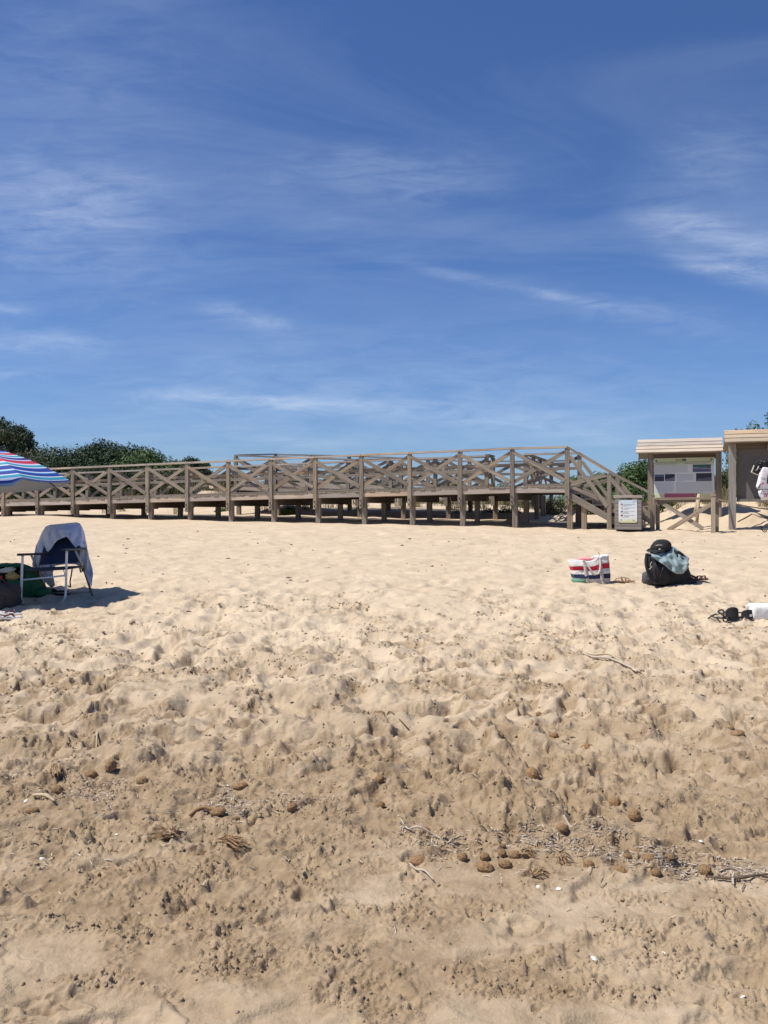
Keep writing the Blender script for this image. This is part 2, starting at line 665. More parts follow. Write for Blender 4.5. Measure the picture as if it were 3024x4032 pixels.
def window(x, y, R):
    i0, i1 = np.searchsorted(ROWS, [y - R, y + R])
    if i1 - i0 < 2:
        return None
    ya = max(ROWS[i0], 0.3) + APEX
    yb = ROWS[min(i1, len(ROWS) - 1)] + APEX
    c = [(x - R) / ya, (x - R) / yb, (x + R) / ya, (x + R) / yb]
    j0, j1 = np.searchsorted(COLS, [min(c), max(c)])
    if j1 - j0 < 2:
        return None
    return slice(i0, i1), slice(j0, j1)


def dimple(x, y, r, depth, asp, ang, edge, rim, tilt=0.0, toe=0.0, dug=0.0):
    w = window(x, y, r * 2.3)
    if w is None:
        return
    dx, dy = XG[w] - x, YG[w] - y
    ca, sa = math.cos(ang), math.sin(ang)
    u = (dx * ca + dy * sa) / asp
    v = (-dx * sa + dy * ca)
    if toe:
        v = v * (1 + toe * np.clip(u / r, -1, 1))
    d = np.sqrt(u * u + v * v) / r
    ph = np.arctan2(v, u)
    d = d * (1 + 0.13 * np.sin(ph * 3 + x * 9) + 0.09 * np.sin(ph * 5 + y * 13))
    hole = 1 - sstep(1 - edge, 1.0 + edge * 0.25, d)
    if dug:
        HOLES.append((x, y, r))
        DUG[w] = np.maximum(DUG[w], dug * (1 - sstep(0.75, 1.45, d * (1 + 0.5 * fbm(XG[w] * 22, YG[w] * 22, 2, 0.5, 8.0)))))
    rimh = np.exp(-((d - 1.22) / 0.22) ** 2)
    ZG[w] += -depth * hole * (1 + tilt * u / r) + rim * rimh * (1 + 0.5 * np.sin(ph * 2 + x * 5))


def scatter_soft():
    # soft old prints, far and middle sand
    for _ in range(3300):
        y = 4.0 + 18.7 * random.random() ** 0.9
        x = (random.random() * 2 - 1) * (0.52 * y + 1.5)
        s, v = sv(x, y)
        if v > 0.2 and s < 2.4:
            continue
        k = random.random()
        r = 0.065 + 0.085 * k
        dimple(x, y, r, (0.009 + 0.020 * random.random()), 1.2 + 0.9 * random.random(),
               random.gauss(0.9, 0.7), 0.75, 0.003 + 0.005 * random.random(), random.uniform(-.6, .6), random.uniform(-.3, .3))
    # trodden tracks through the middle sand
    for _ in range(900):
        y = 3.9 + 7.5 * random.random()
        x = (random.random() * 2 - 1) * (0.52 * y + 1.0)
        dimple(x, y, 0.07 + 0.06 * random.random(), 0.012 + 0.020 * random.random(), 1.5 + 0.6 * random.random(),
               random.gauss(1.1, 0.8), 0.42, 0.007 + 0.006 * random.random(), random.uniform(-.8, .8), random.uniform(-.3, .3))


def scatter_fresh():
    # fresh deep holes with a broken edge, mostly in loose groups
    cen = [((random.random() * 2 - 1), 3.2 + 6.5 * random.random() ** 1.1) for _ in range(60)]
    for _ in range(820):
        if random.random() < 0.65:
            cx, cy = random.choice(cen)
            y = cy + random.gauss(0, 0.28)
            x = cx * (0.50 * cy + 0.8) + random.gauss(0, 0.35)
        else:
            y = 3.1 + 7.2 * random.random() ** 1.15
            x = (random.random() * 2 - 1) * (0.50 * y + 0.8)
        r = 0.020 + 0.038 * random.random()
        dimple(x, y, r, (0.010 + 0.022 * random.random()) * (0.75 if y < 4.6 else 1.0), 1.1 + 0.9 * random.random(),
               random.uniform(0, math.pi), 0.25, 0.006, random.uniform(-.7, .7), random.uniform(-.3, .3), random.uniform(.35, .95))
    # whole footprints: heel, arch, ball and toes, in short walking lines
    def footprint(x, y, a, d, side):
        c, s_ = math.cos(a), math.sin(a)
        at = lambda u, v: (x + u * c - v * s_, y + u * s_ + v * c)
        dimple(*at(-.085, 0), .036, d, 1.15, a, .35, .004)
        dimple(*at(-.01, side * .012), .026, d * .55, 1.7, a, .5, .002)
        dimple(*at(.065, 0), .046, d, 1.10, a, .35, .005)
        for k in range(5):
            dimple(*at(.128 - .011 * k, side * (.030 - .016 * k)), .013 - .0012 * k, d * .8, 1.2, a, .4, .002)
    for _ in range(34):
        y = 2.0 + 6.5 * random.random()
        x = (random.random() * 2 - 1) * (0.46 * y + 0.2)
        a = random.gauss(1.1, 0.9)
        d = random.uniform(.014, .026) * (.6 if y < 3.3 else 1)
        for k in range(random.randint(2, 5)):
            sd = 1 if k % 2 else -1
            footprint(x - math.sin(a) * .09 * sd, y + math.cos(a) * .09 * sd, a + random.gauss(0, .12), d * random.uniform(.8, 1.2), sd)
            x += math.cos(a) * .55
            y += math.sin(a) * .55
            if y < 1.8 or y > 10:
                break
    # flat shoe prints in the damp strip
    for _ in range(130):
        y = 1.75 + 1.9 * random.random()
        x = (random.random() * 2 - 1) * (0.52 * y + 0.4)
        dimple(x, y, 0.050 + 0.015 * random.random(), 0.006 + 0.010 * random.random(), 2.2,
               random.gauss(0.1, 0.5), 0.28, 0.005, random.uniform(-.5, .5), random.uniform(-.25, .25))
    # small pits
    for _ in range(260):
        y = 1.8 + 4.5 * random.random()
        x = (random.random() * 2 - 1) * (0.5 * y + 0.5)
        dimple(x, y, 0.008 + 0.016 * random.random(), 0.004 + 0.009 * random.random(), 1.2,
               random.uniform(0, 3), 0.4, 0.003)


scatter_soft()


def slump(n):
    """dry sand slumps: soften the overlaps between old prints"""
    global ZG
    for _ in range(n):
        Z = ZG.copy()
        Z[:, 2:-2] = (ZG[:, :-4] + 2 * ZG[:, 1:-3] + 3 * ZG[:, 2:-2] + 2 * ZG[:, 3:-1] + ZG[:, 4:]) / 9
        Z2 = Z.copy()
        Z2[1:-1] = (Z[:-2] + 2 * Z[1:-1] + Z[2:]) / 4
        k = sstep(2.5, 4.5, YG)
        ZG = ZG * (1 - k) + Z2 * k


slump(3)
f8 = fbm(XG * 8.5, YG * 8.5, 3, 0.55, 9.0)
ZG += (0.0100 * mid + 0.0030 * near + 0.0034 * far * fade) * f8
rough = mid * sstep(-0.25, 0.35, fbm(XG * 0.8, YG * 0.8, 2, 0.5, 77.0))
rid = 1 - np.abs(fbm(XG * 5.2, YG * 5.2, 3, 0.6, 15.0))
ZG += 0.015 * rough * (rid - 0.75)
ZG += 0.0060 * rough * fbm(XG * 19, YG * 19, 2, 0.6, 23.0)
ZG += 0.0040 * far * fade * fbm(XG * 14, YG * 14, 2, 0.7, 27.0)
# broken crust: small steps that follow a noise contour
cr = fbm(XG * 2.8, YG * 3.4, 4, 0.6, 51.0)
crz = np.clip(mid + 0.35 * near, 0, 1) * sstep(-0.1, 0.35, fbm(XG * 0.9, YG * 1.1, 2, 0.5, 83.0))
ZG += crz * (0.016 * sstep(0.02, 0.075, cr) + 0.012 * sstep(-0.34, -0.28, cr) + 0.010 * sstep(0.36, 0.41, cr) - 0.019)
crumb = sstep(-0.22, 0.34, 0.30 * sstep(1.95, 2.35, yw) * (1 - sstep(3.2, 3.9, yw)) + fbm(XG * 0.9, YG * 2.2, 4, 0.62, 31.0))      # where the sand is broken up
crumb *= (1 - sstep(6.0, 9.0, yw))
crumb = np.maximum(crumb, sstep(2.9, 3.6, yw) * (1 - sstep(4.2, 5.2, yw)) * 0.6)
cl6 = np.clip(0.75 + 1.3 * fbm(XG * 5.5, YG * 7.5, 2, 0.6, 19.0), 0.1, 1.9)
f30 = np.abs(fbm(XG * 27, YG * 27, 3, 0.65, 13.0)) * cl6 + 0.5 * np.abs(fbm(XG * 11, YG * 13, 2, 0.6, 17.0))
ZG += 0.0165 * crumb * (f30 - 0.25) * (YG < 9)
f70 = perlin(XG * 85, YG * 85)
ZG += 0.0052 * crumb * cl6 * f70 * (YG < 4.5)
scatter_fresh()
DAMP = np.clip(0.80 * (1 - sstep(3.2, 6.6, yw)) + 0.20 * (1 - sstep(5, 9, yw)), 0, 1)
DAMP = np.clip(DAMP * (0.72 + 0.28 * fbm(XG * 1.1, YG * 2.0, 3, 0.5, 44.0)) + 0.30 * crumb * (YG < 7), 0, 1)
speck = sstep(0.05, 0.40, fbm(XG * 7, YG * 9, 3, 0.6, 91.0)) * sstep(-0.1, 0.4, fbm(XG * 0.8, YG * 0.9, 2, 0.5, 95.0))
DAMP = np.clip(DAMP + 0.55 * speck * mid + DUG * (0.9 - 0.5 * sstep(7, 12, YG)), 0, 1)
# the driest crust, bottom left and right
DAMP = np.clip(DAMP - 0.25 * near * sstep(0.0, 0.5, fbm(XG * 0.9, YG * 0.9, 2, 0.5, 61.0)), 0, 1)


# lump of turned-over sand, right of centre
for (qx, qy, r, h) in ((1900, 3120, 0.20, 0.050), (2050, 3190, 0.15, 0.050), (1640, 3170, 0.11, 0.035), (1180, 3010, 0.12, 0.045),
                       (2250, 2760, 0.20, 0.04), (1130, 2960, 0.10, 0.03)):
    D = 1.394 / ((qy - 2016) / F + 0.043)
    x0 = (qx - 1512) / F * D
    w = window(x0, D, r * 2)
    dd = np.sqrt(((XG[w] - x0) / 1.35) ** 2 + (YG[w] - D) ** 2) / r
    dd = dd * (1 + 0.25 * fbm(XG[w] * 9, YG[w] * 9, 2, 0.5, 2.0))
    ZG[w] += h * (1 - sstep(0.55, 1.0, dd)) * (0.8 + 0.5 * np.abs(fbm(XG[w] * 16, YG[w] * 16, 2, 0.5, 3.0)))


def make_ground():
    nr, nc = ZG.shape
    co = np.empty((nr * nc, 3), np.float32)
    co[:, 0] = XG.ravel()
    co[:, 1] = YG.ravel()
    co[:, 2] = ZG.ravel() + H
    idx = np.arange(nr * nc, dtype=np.int32).reshape(nr, nc)
    q = np.stack([idx[:-1, :-1], idx[:-1, 1:], idx[1:, 1:], idx[1:, :-1]], -1).reshape(-1, 4)
    me = bpy.data.meshes.new('beach_sand')
    me.vertices.add(nr * nc)
    me.vertices.foreach_set('co', co.ravel())
    me.loops.add(q.size)
    me.loops.foreach_set('vertex_index', q.ravel())
    me.polygons.add(len(q))
    me.polygons.foreach_set('loop_start', np.arange(0, q.size, 4, dtype=np.int32))
    me.polygons.foreach_set('use_smooth', np.ones(len(q), bool))
    me.update(calc_edges=True)
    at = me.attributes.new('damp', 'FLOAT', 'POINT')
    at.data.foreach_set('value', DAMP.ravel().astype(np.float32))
    o = link('beach_sand', me, SAND)
    setp(o, 'pale churned beach sand sloping up to the boardwalk', kind='structure')


make_ground()


def gz(X, Y):
    """world height of the sand"""
    i = int(np.clip(np.searchsorted(ROWS, Y) - 1, 0, len(ROWS) - 2))
    t = X / (Y + APEX)
    j = int(np.clip(np.searchsorted(COLS, t) - 1, 0, len(COLS) - 2))
    a = (Y - ROWS[i]) / (ROWS[i + 1] - ROWS[i])
    b = (t - COLS[j]) / (COLS[j + 1] - COLS[j])
    z = (ZG[i, j] * (1 - a) + ZG[i + 1, j] * a) * (1 - b) + (ZG[i, j + 1] * (1 - a) + ZG[i + 1, j + 1] * a) * b
    return float(z) + H


def gp(x, y):
    """photo pixel on the sand -> world point on the sand"""
    D = 1.394 / ((y - 2016) / F + 0.043)
    X = (x - 1512) / F * D
    return Vector((X, D, gz(X, D)))


# ================================================================== boardwalk
def Q(s, v, z):
    """boardwalk frame (along, across, height from eye) -> world"""
    return Vector((O2[0] + AX * s + BX * v, O2[1] + AY * s + BY * v, H + z))


PITCH = 1.45
SDIR = Vector((AX, AY, 0))
VDIR = Vector((BX, BY, 0))
UP = Vector((0, 0, 1))


def jit(a):
    return random.uniform(-a, a)


def ground_rel(s, v):
    p = Q(s, v, 0)
    return gz(p.x, p.y) - H


def post(parent, s, v, z0, z1, ws, wv, mat=None, name='post'):
    return beam(name, Q(s, v, z0), Q(s + jit(.006), v + jit(.004), z1), wv, ws, mat or WOOD, parent, up=SDIR)


def bolts(parent, s, v, z):
    for dz in (0.0, -0.13):
        b = MB().tube([(0, 0, 0), (-BX * 0.035, -BY * 0.035, 0)], 0.017, 8)
        p = Q(s, v, z + dz)
        b.build('bolt', IRON, parent, p - parent.location)


def bay(parent, s0, s1, z0, z1, v, side, top=1.02, braces=True, inner=True, toe=True):
    """one railing bay between posts at s0 < s1 with deck heights z0, z1;
    side = -1: walkway lies beyond (near railing); +1: walkway is on the camera side"""
    g = 0.058
    w = s1 - s0
    zl = lambda s: z0 + (z1 - z0) * (s - s0) / w
    if braces:
        vb = v + 0.018 * side
        beam('brace', Q(s0 + g, vb - .019, zl(s0) + .93 + jit(.015)), Q(s1 - g, vb - .019, zl(s1) + .17 + jit(.015)), .034, .098, WOOD, parent)
        beam('brace', Q(s0 + g, vb + .019, zl(s0) + .17 + jit(.015)), Q(s1 - g, vb + .019, zl(s1) + .93 + jit(.015)), .034, .098, WOOD, parent)
    if inner:
        vi = v - side * 0.075
        for hgt in ((0.62, 0.14) if side > 0 else (0.62,)):
            beam('rail', Q(s0 - .02, vi, zl(s0) + hgt), Q(s1 + .02, vi, zl(s1) + hgt), .034, .088, WOOD, parent)


def handrail(parent, pts, v, width=0.15, th=0.052, mat=None):
    for (s0, z0), (s1, z1) in zip(pts[:-1], pts[1:]):
        d = 0.006
        beam('handrail', Q(s0 + d, v, z0), Q(s1 - d, v, z1), width, th, mat or WOODP, parent)


def deck_planks(parent, s0, s1, v0, v1, zf, step=0.150):
    s = s0 + step / 2
    while s < s1:
        z = zf(s) + 0.017 + jit(.003)
        e = jit(.012)
        beam('deck_plank', Q(s, v0 - 0.015 + e, z), Q(s, v1 + e, z), step - 0.012, 0.034, WOOD, parent)
        s += step


def deckA(s):
    return 0.64 + min(0, s + PITCH) * 0.026 / PITCH


def deckB(s):
    return 0.645 + max(0.0, -s - 7.15) * 0.053


def deckF(s):
    if s > -4.5:
        return 0.655 + 0.011 * max(0.0, -s - 0.9)
    return 0.70 + min(-s - 4.5, 3.5) * 0.072 + max(0.0, -s - 8.0) * 0.043


# ---- front ramp with its landing
ramp = thing('boardwalk_ramp', Q(0, 0, -0.4), 'long weathered timber ramp with crossed braces along the front of the dune', 'boardwalk')
KS = list(range(-2, 14))
SS = [-(13 - k) * PITCH for k in KS]
for s in SS:
    z = deckA(s)
    post(ramp, s, 0, z - .46, z + 1.035, .112, .090)
    post(ramp, s + .055, .105, min(ground_rel(s + .055, .105), -.1) - .35, z - .13, .135, .115, name='pile')
    bolts(ramp, s - .005, -.046, z - .24)
    post(ramp, s + .055, 1.72, ground_rel(s + .055, 1.72) - .35, z - .30, .135, .125, WOOD, 'pile')
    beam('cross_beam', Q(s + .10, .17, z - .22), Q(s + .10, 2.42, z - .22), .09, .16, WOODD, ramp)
for s0, s1 in zip(SS[:-1], SS[1:]):
    bay(ramp, s0, s1, deckA(s0), deckA(s1), 0.0, -1)
    beam('edge_beam', Q(s0 + .06, .02, deckA(s0) - .068), Q(s1 - .06, .02, deckA(s1) - .068), .055, .125, WOODP, ramp)
    for vj in (.20, 2.35):
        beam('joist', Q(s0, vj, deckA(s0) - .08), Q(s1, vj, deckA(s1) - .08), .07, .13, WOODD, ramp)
handrail(ramp, [(s, deckA(s) + 1.062) for s in SS], .01)
FS = [s for s in SS if s <= -2 * PITCH + .01]
for s in FS[:-1] + [-2.74]:
    z = deckA(s)
    post(ramp, s, 2.47, z - .30, z + 1.035, .112, .09)
for s0, s1 in zip(FS[:-1], FS[1:-1] + [-2.74]):
    bay(ramp, s0, s1, deckA(s0), deckA(s1), 2.47, 1)
handrail(ramp, [(s, deckA(s) + 1.062) for s in FS[:-1] + [-2.74]], 2.45)
for s in (-1.57, 0.0):
    post(ramp, s, 2.47, -.5, .64 + 1.035, .112, .09)
bay(ramp, -1.57, 0.0, .64, .64, 2.47, 1)
handrail(ramp, [(-1.60, .64 + 1.062), (0.0, .64 + 1.062)], 2.45)
deck_planks(ramp, SS[0], 0.04, 0.0, 2.5, deckA)

# ---- the second ramp, climbing back to the left behind the first one
back = thing('boardwalk_ramp', Q(-6, 4.8, -0.3), 'second timber ramp climbing leftward behind the front ramp', 'boardwalk')
VN, VF = 3.30, 6.25


def vbeam(name, s, v0, v1, z0, z1, w, h, mat, parent):
    beam(name, Q(s, v0, z0), Q(s, v1, z1), w, h, mat, parent)


BS = [-2.74 - 1.51 * k for k in range(7)]
for i, s in enumerate(BS):
    for v, dk in ((VN, deckB), (VF, deckF)):
        z = dk(s)
        post(back, s, v, z - .45, z + 1.035, .115, .095)
        post(back, s + .06, v + (.1 if v == VN else -.1), ground_rel(s + .06, v) - .4, z - .12, .135, .12, name='pile')
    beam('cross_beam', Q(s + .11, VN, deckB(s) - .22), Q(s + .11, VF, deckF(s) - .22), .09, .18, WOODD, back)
for s1, s0 in zip(BS[:-1], BS[1:]):
    for v, sd, dk in ((VN, -1, deckB), (VF, 1, deckF)):
        bay(back, s0, s1, dk(s0), dk(s1), v, sd)
    beam('edge_beam', Q(s0 + .06, VN + .02, deckB(s0) - .068), Q(s1 - .06, VN + .02, deckB(s1) - .068), .055, .125, WOODP, back)
for v, dk in ((VN, deckB), (VF, deckF)):
    handrail(back, [(s, dk(s) + 1.062) for s in BS[::-1]], v + .01, mat=WOODG)
# landing between both ramps
for s in (-1.42, -0.9):
    post(back, s, VF, .2, .655 + 1.035, .115, .095)
bay(back, -2.74, -0.9, .655, .655, VF, 1)
handrail(back, [(-2.74, .655 + 1.062), (-0.86, .655 + 1.062)], VF, mat=WOODG)
for s, va, vb_ in ((-2.74, 2.52, VN - .06), (-1.57, 2.56, VF - .06)):
    n = max(1, round((vb_ - va) / 1.3))
    for k in range(n):
        a, b = va + (vb_ - va) * k / n, va + (vb_ - va) * (k + 1) / n
        beam('handrail', Q(s, a, .655 + 1.062), Q(s, b, .655 + 1.062), .14, .05, WOOD, back)
        beam('rail', Q(s, a, 1.27), Q(s, b, 1.27), .034, .088, WOOD, back)
        beam('brace', Q(s + .02, a, 1.56), Q(s + .02, b, .83), .034, .098, WOOD, back)
        beam('brace', Q(s - .02, a, .83), Q(s - .02, b, 1.56), .034, .098, WOOD, back)
        if k:
            post(back, s, a, .2, 1.69, .11, .09)
            post(back, s + .1, a, ground_rel(s, a) - .4, .53, .13, .13, name='pile')
sP = BS[-1]
while sP < -2.82:
    beam('deck_plank', Q(sP + .075, VN, deckB(sP) + .017), Q(sP + .075, VF, deckF(sP) + .017), .138, .034, WOOD, back)
    sP += .150
for k in range(25):
    v = 2.58 + k * .15
    vz = .655 + .017
    beam('deck_plank', Q(-2.79, v, vz), Q(-1.5, v, vz), .138, .034, WOOD, back)
# end railing of the climbing ramp
sE = BS[-1]
beam('handrail', Q(sE, VN, deckB(sE) + 1.075), Q(sE, VF, deckF(sE) + 1.075), .14, .05, WOODG, back)
beam('brace', Q(sE, VN, deckB(sE) + .95), Q(sE, VF, deckF(sE) + .2), .034, .098, WOOD, back)
beam('brace', Q(sE + .03, VN, deckB(sE) + .2), Q(sE + .03, VF, deckF(sE) + .95), .034, .098, WOOD, back)

# ---- stairs down to the sand
stairs = thing('wooden_stairs', Q(1.1, 0, -0.45), 'timber stairs with sloping handrail descending from the boardwalk landing to the sand', 'stairs')


def stair_side(v, side):
    R0, R1, R2 = (0.0, 1.702), (1.07, 1.03), (2.16, .437)
    for (a, b) in ((R0, R1), (R1, R2)):
        beam('handrail', Q(a[0], v + .01, a[1]), Q(b[0], v + .01, b[1]), .15, .052, WOOD, stairs)
    post(stairs, 1.07, v, ground_rel(1.07, v) - .35, .99, .112, .10)
    post(stairs, 2.13, v, ground_rel(2.13, v) - .35, .42, .112, .10)
    vb = v + .018 * side
    for p, q in ((((.07, 1.46), (1.02, .14))), ((.06, .73), (1.02, .96)), ((1.12, .84), (2.09, -.28)), ((1.12, .02), (2.09, .25))):
        k = .019 if p[1] < q[1] else -.019
        beam('brace', Q(p[0], vb + k, p[1]), Q(q[0], vb + k, q[1]), .034, .10, WOOD, stairs)
    beam('side_board', Q(.06, v + .02, .68), Q(1.02, v + .02, .24), .04, .09, WOOD, stairs)
    beam('side_board', Q(1.12, v + .02, .19), Q(2.08, v + .02, -.25), .04, .09, WOOD, stairs)
    beam('stringer', Q(.05, v + .03, .43), Q(1.09, v + .03, -.17), .05, .17, WOOD, stairs)
    beam('stringer', Q(1.09, v + .035, -.17), Q(2.05, v + .035, -.72), .05, .17, WOOD, stairs)


stair_side(0.0, -1)
stair_side(2.45, 1)
post(stairs, .42, .14, ground_rel(.42, .3) - .4, .32, .13, .13, name='pile')
for i in range(7):
    z = .64 - .152 * (i + 1)
    s = .05 + .295 * i
    beam('tread', Q(s + .15, .07, z), Q(s + .15, 2.40, z), .31, .04, WOOD, stairs)
    beam('riser', Q(s + .005, .08, z + .08), Q(s + .005, 2.40, z + .08), .022, .115, WOODG, stairs)

# ---- short crossed fence between the stairs and the notice boards
fence = thing('timber_fence', px(2690, 2060, 21.25), 'short timber fence with one big cross brace in front of the notice board', 'fence')
fl, fr = px(2592, 1965, 21.75), px(2808, 1965, 20.85)


def fpost(x, D, ytop, w, nm='post', mat=None):
    p = px(x, ytop, D)
    return beam(nm, (p.x, p.y, gz(p.x, p.y) - .3), p, w, w, mat or WOOD, fence, up=SDIR)


fpost(2590, 21.75, 1962, .095)
fpost(2808, 20.80, 1954, .10, mat=WOODY)
fpost(2823, 21.05, 1962, .085)
beam('rail', px(2583, 1964, 21.74), px(2826, 1962, 20.90), .11, .055, WOOD, fence)
beam('brace', px(2601, 1976, 21.70), px(2768, 2082, 20.98), .035, .10, WOOD, fence)
beam('brace', px(2630, 2088, 21.48), px(2802, 1984, 20.84), .035, .10, WOOD, fence)
c = px(2808, 1949, 20.80)
MB().box((0, 0, 0), (.125, .125, .05)).build('post_cap', WOODY, fence, c - fence.location, (0, 0, -.36))

# ================================================================== notice boards
def kframe(c):
    return lambda t, v, z: Vector((c[0] + AX * t + BX * v, c[1] + AY * t + BY * v, H + z))


ROTZ = math.atan2(AY, AX)
KX = Matrix((SDIR, VDIR, UP)).transposed()            # columns: along, away, up


def flat_panel(name, parent, K, t0, t1, z0, z1, v, th, mat, r=None):
    c = K((t0 + t1) / 2, v, (z0 + z1) / 2)
    o = MB().box((0, 0, 0), (t1 - t0, th, z1 - z0)).build(name, mat, None, (0, 0, 0))
    o.parent = parent
    if isinstance(r, tuple):
        pass
    o.location = c - parent.location
    o.rotation_euler = (0, 0, ROTZ)
    return o


def sub_on(name, panel, x0, x1, z0, z1, mat, th=.004, off=.0045):
    """flat print lying on a panel's camera-facing side, in the panel's own frame"""
    o = MB().box(((x0 + x1) / 2, -off, (z0 + z1) / 2), (x1 - x0, th, z1 - z0)).build(name, mat)
    o.parent = panel
    return o


def text_on(name, panel, s, x, z, size, mat, off=.0085, align='CENTER', rot=0.0, th=0.0006, stretch=1.0):
    cu = bpy.data.curves.new('t', 'FONT')
    cu.body = s
    cu.size = size
    cu.align_x = align
    cu.align_y = 'CENTER'
    cu.extrude = th
    tmp = bpy.data.objects.new('t', cu)
    COL.objects.link(tmp)
    dg = bpy.context.evaluated_depsgraph_get()
    me = bpy.data.meshes.new_from_object(tmp.evaluated_get(dg))
    bpy.data.objects.remove(tmp)
    bpy.data.curves.remove(cu)
    me.materials.clear()
    me.transform(Matrix.Diagonal((stretch, 1, 1, 1)))
    o = link(name, me, mat)
    o.parent = panel
    o.location = (x, -off, z)
    o.rotation_euler = (math.radians(90), -rot, 0)
    return o


def lines_on(panel, x0, x1, ztop, n, pitch, mat, th=.009, name='text_line'):
    b = MB()
    for i in range(n):
        x = x0
        z = ztop - i * pitch
        end = x1 if i < n - 1 else x0 + (x1 - x0) * random.uniform(.4, .9)
        while x < end - .01:
            w = random.uniform(.018, .06)
            b.box(((x + min(x + w, end)) / 2, -.0062, z), (min(w, end - x), .0012, th))
            x += w + .008
    o = b.build(name, mat)
    o.parent = panel
    return o


def roofed_board(c, t0, t1, zbeam, zg, label, roof, wood, roofmat, nboards):
    k = thing('notice_board', (c[0], c[1], H - .2), label, 'notice board')
    K = kframe(c)
    (r0, r1, ze, zr, ve, vr) = roof
    # lapped roof boards rising backwards, and a plain back slope
    for i in range(nboards):
        f0, f1 = i / nboards, (i + 1.22) / nboards
        va, za = ve + (vr - ve) * f0, ze + (zr - ze) * f0 + .016
        vb_, zb = ve + (vr - ve) * f1, ze + (zr - ze) * f1 - .010
        mid_ = (K(r0, (va + vb_) / 2, (za + zb) / 2), K(r1, (va + vb_) / 2, (za + zb) / 2))
        wdt = math.hypot(vb_ - va, zb - za)
        nrm = Vector((BX * -(zb - za), BY * -(zb - za), (vb_ - va))).normalized()
        beam('roof_board', mid_[0] + SDIR * jit(.012), mid_[1] + SDIR * jit(.012), wdt, .028, roofmat, k, up=nrm)
    for i in range(3):
        va, za = vr + .02 + i * .2, zr - .02 - i * .15
        beam('roof_board', K(r0, va + .1, za - .075), K(r1, va + .1, za - .075), .25, .026, roofmat, k,
             up=Vector((BX * .6, BY * .6, .8)))
    for t in (t0, t1):
        beam('rafter', K(t, -.12, ze + (zr - ze) * .6 - .06), K(t, vr, zr - .05), .05, .08, wood, k)
    beam('lintel', K(t0 - .05, .0, zbeam), K(t1 + .05, .0, zbeam), .09, .14, WOODD, k)
    return k, K


# ---- the framed information board
k1, K1 = roofed_board((8.11, 23.0), -.88, .88, 1.50, 0, 'notice board with pale printed panel under a bleached plank roof',
                      (-1.22, .955, 1.575, 1.97, -.52, .06), WOOD, WOODP, 4)
for t in (-.865, .865):
    p = K1(t, .02, 0)
    beam('post', (p.x, p.y, gz(p.x, p.y) - .4), K1(t, .02, 1.62), .14, .15, WOOD, k1, up=SDIR)
beam('rail', K1(-.80, .03, .31), K1(.80, .03, .31), .06, .10, WOOD, k1)


def panel_mat():
    def f(g, bs):
        tc = g.add('ShaderNodeTexCoord').outputs['Object']
        sp = g.add('ShaderNodeSeparateXYZ', {0: tc})
        n = g.noise(tc, 3.0, 3, 0.5)
        zc = g.math('ADD', g.math('MULTIPLY', sp.outputs[2], 0.92), 0.5)
        c = g.ramp(zc, [(0.0, (0.66, 0.66, 0.40)), (0.10, (0.66, 0.66, 0.40)), (0.16, (0.82, 0.82, 0.76)), (0.80, (0.80, 0.80, 0.75)),
                        (0.88, (0.60, 0.64, 0.44)), (1.0, (0.60, 0.64, 0.40))])
        c = g.mix(0.15, c, g.ramp(n, [(0.3, (0.8, 0.8, 0.8)), (0.7, (1, 1, 1))]), 'MULTIPLY')
        g.put(bs.inputs['Base Color'], c)
    return material('printed_panel', f, 0.55)


def photo_mat(name, sky, land, lowc, split, slope=0.0):
    def f(g, bs):
        tc = g.add('ShaderNodeTexCoord').outputs['Generated']
        sp = g.add('ShaderNodeSeparateXYZ', {0: tc})
        n = g.noise(g.mapping(tc, (1.6, .1, 1)), 5.0, 5, 0.65)
        h = g.math('ADD', g.math('ADD', sp.outputs[2], g.math('MULTIPLY', g.math('SUBTRACT', sp.outputs[0], .5), slope)),
                   g.math('MULTIPLY', g.math('SUBTRACT', n, 0.5), 0.45))
        c = g.ramp(h, [(split - .06, lowc), (split, land), (split + .10, land), (split + .13, sky)])
        g.put(bs.inputs['Base Color'], c)
    return material(name, f, 0.5)


PANEL = panel_mat()
info = flat_panel('panel', k1, K1, -.772, .762, .355, 1.462, -.055, .012, PANEL)
w2, h2 = .767, .5535
text_on('title', info, 'PROTECCION Y PRESERVACION DEL AREA NATURAL DE ES COMU', -.02, h2 - .118, .047, plain('title_ink', (.10, .13, .05), .7, .05))
lines_on(info, -.72, -.08, h2 - .162, 1, .02, INK, .010)
lines_on(info, .02, .74, h2 - .155, 1, .02, INK, .010)
lines_on(info, -.74, .10, h2 - .20, 9, .026, INKP, .011)
sub_on('photo', info, -.752, -.505, -.075, .115, photo_mat('photo_a', (.10, .12, .24), (.022, .018, .035), (.05, .04, .06), .50))
sub_on('photo', info, -.488, -.232, -.075, .120, photo_mat('photo_b', (.028, .030, .045), (.020, .022, .030), (.20, .20, .25), .44, -.3))
sub_on('photo', info, .305, .70, -.085, .135, photo_mat('photo_c', (.030, .032, .055), (.022, .022, .040), (.12, .12, .16), .42, -.25))
sub_on('map', info, .22, .68, .165, .365, photo_mat('map_d', (.045, .12, .11), (.30, .30, .40), (.10, .11, .20), .46, .15))
lines_on(info, -.18, .24, .10, 8, .024, INKP, .010)
lines_on(info, -.74, -.25, -.115, 11, .026, INKP, .010)
lines_on(info, -.20, .72, -.115, 11, .026, INKP, .011)
sub_on('red_band', info, -.50, .28, -.53, -.405, plain('pink_print', (.42, .11, .17), .6, .08))
sub_on('red_band', info, .29, .42, -.53, -.405, plain('dull_red_print', (.20, .09, .10), .6, .1))
sub_on('logo', info, -.05, .06, h2 - .085, h2 - .03, plain('flag_blue', (.07, .09, .16), .6, .1))
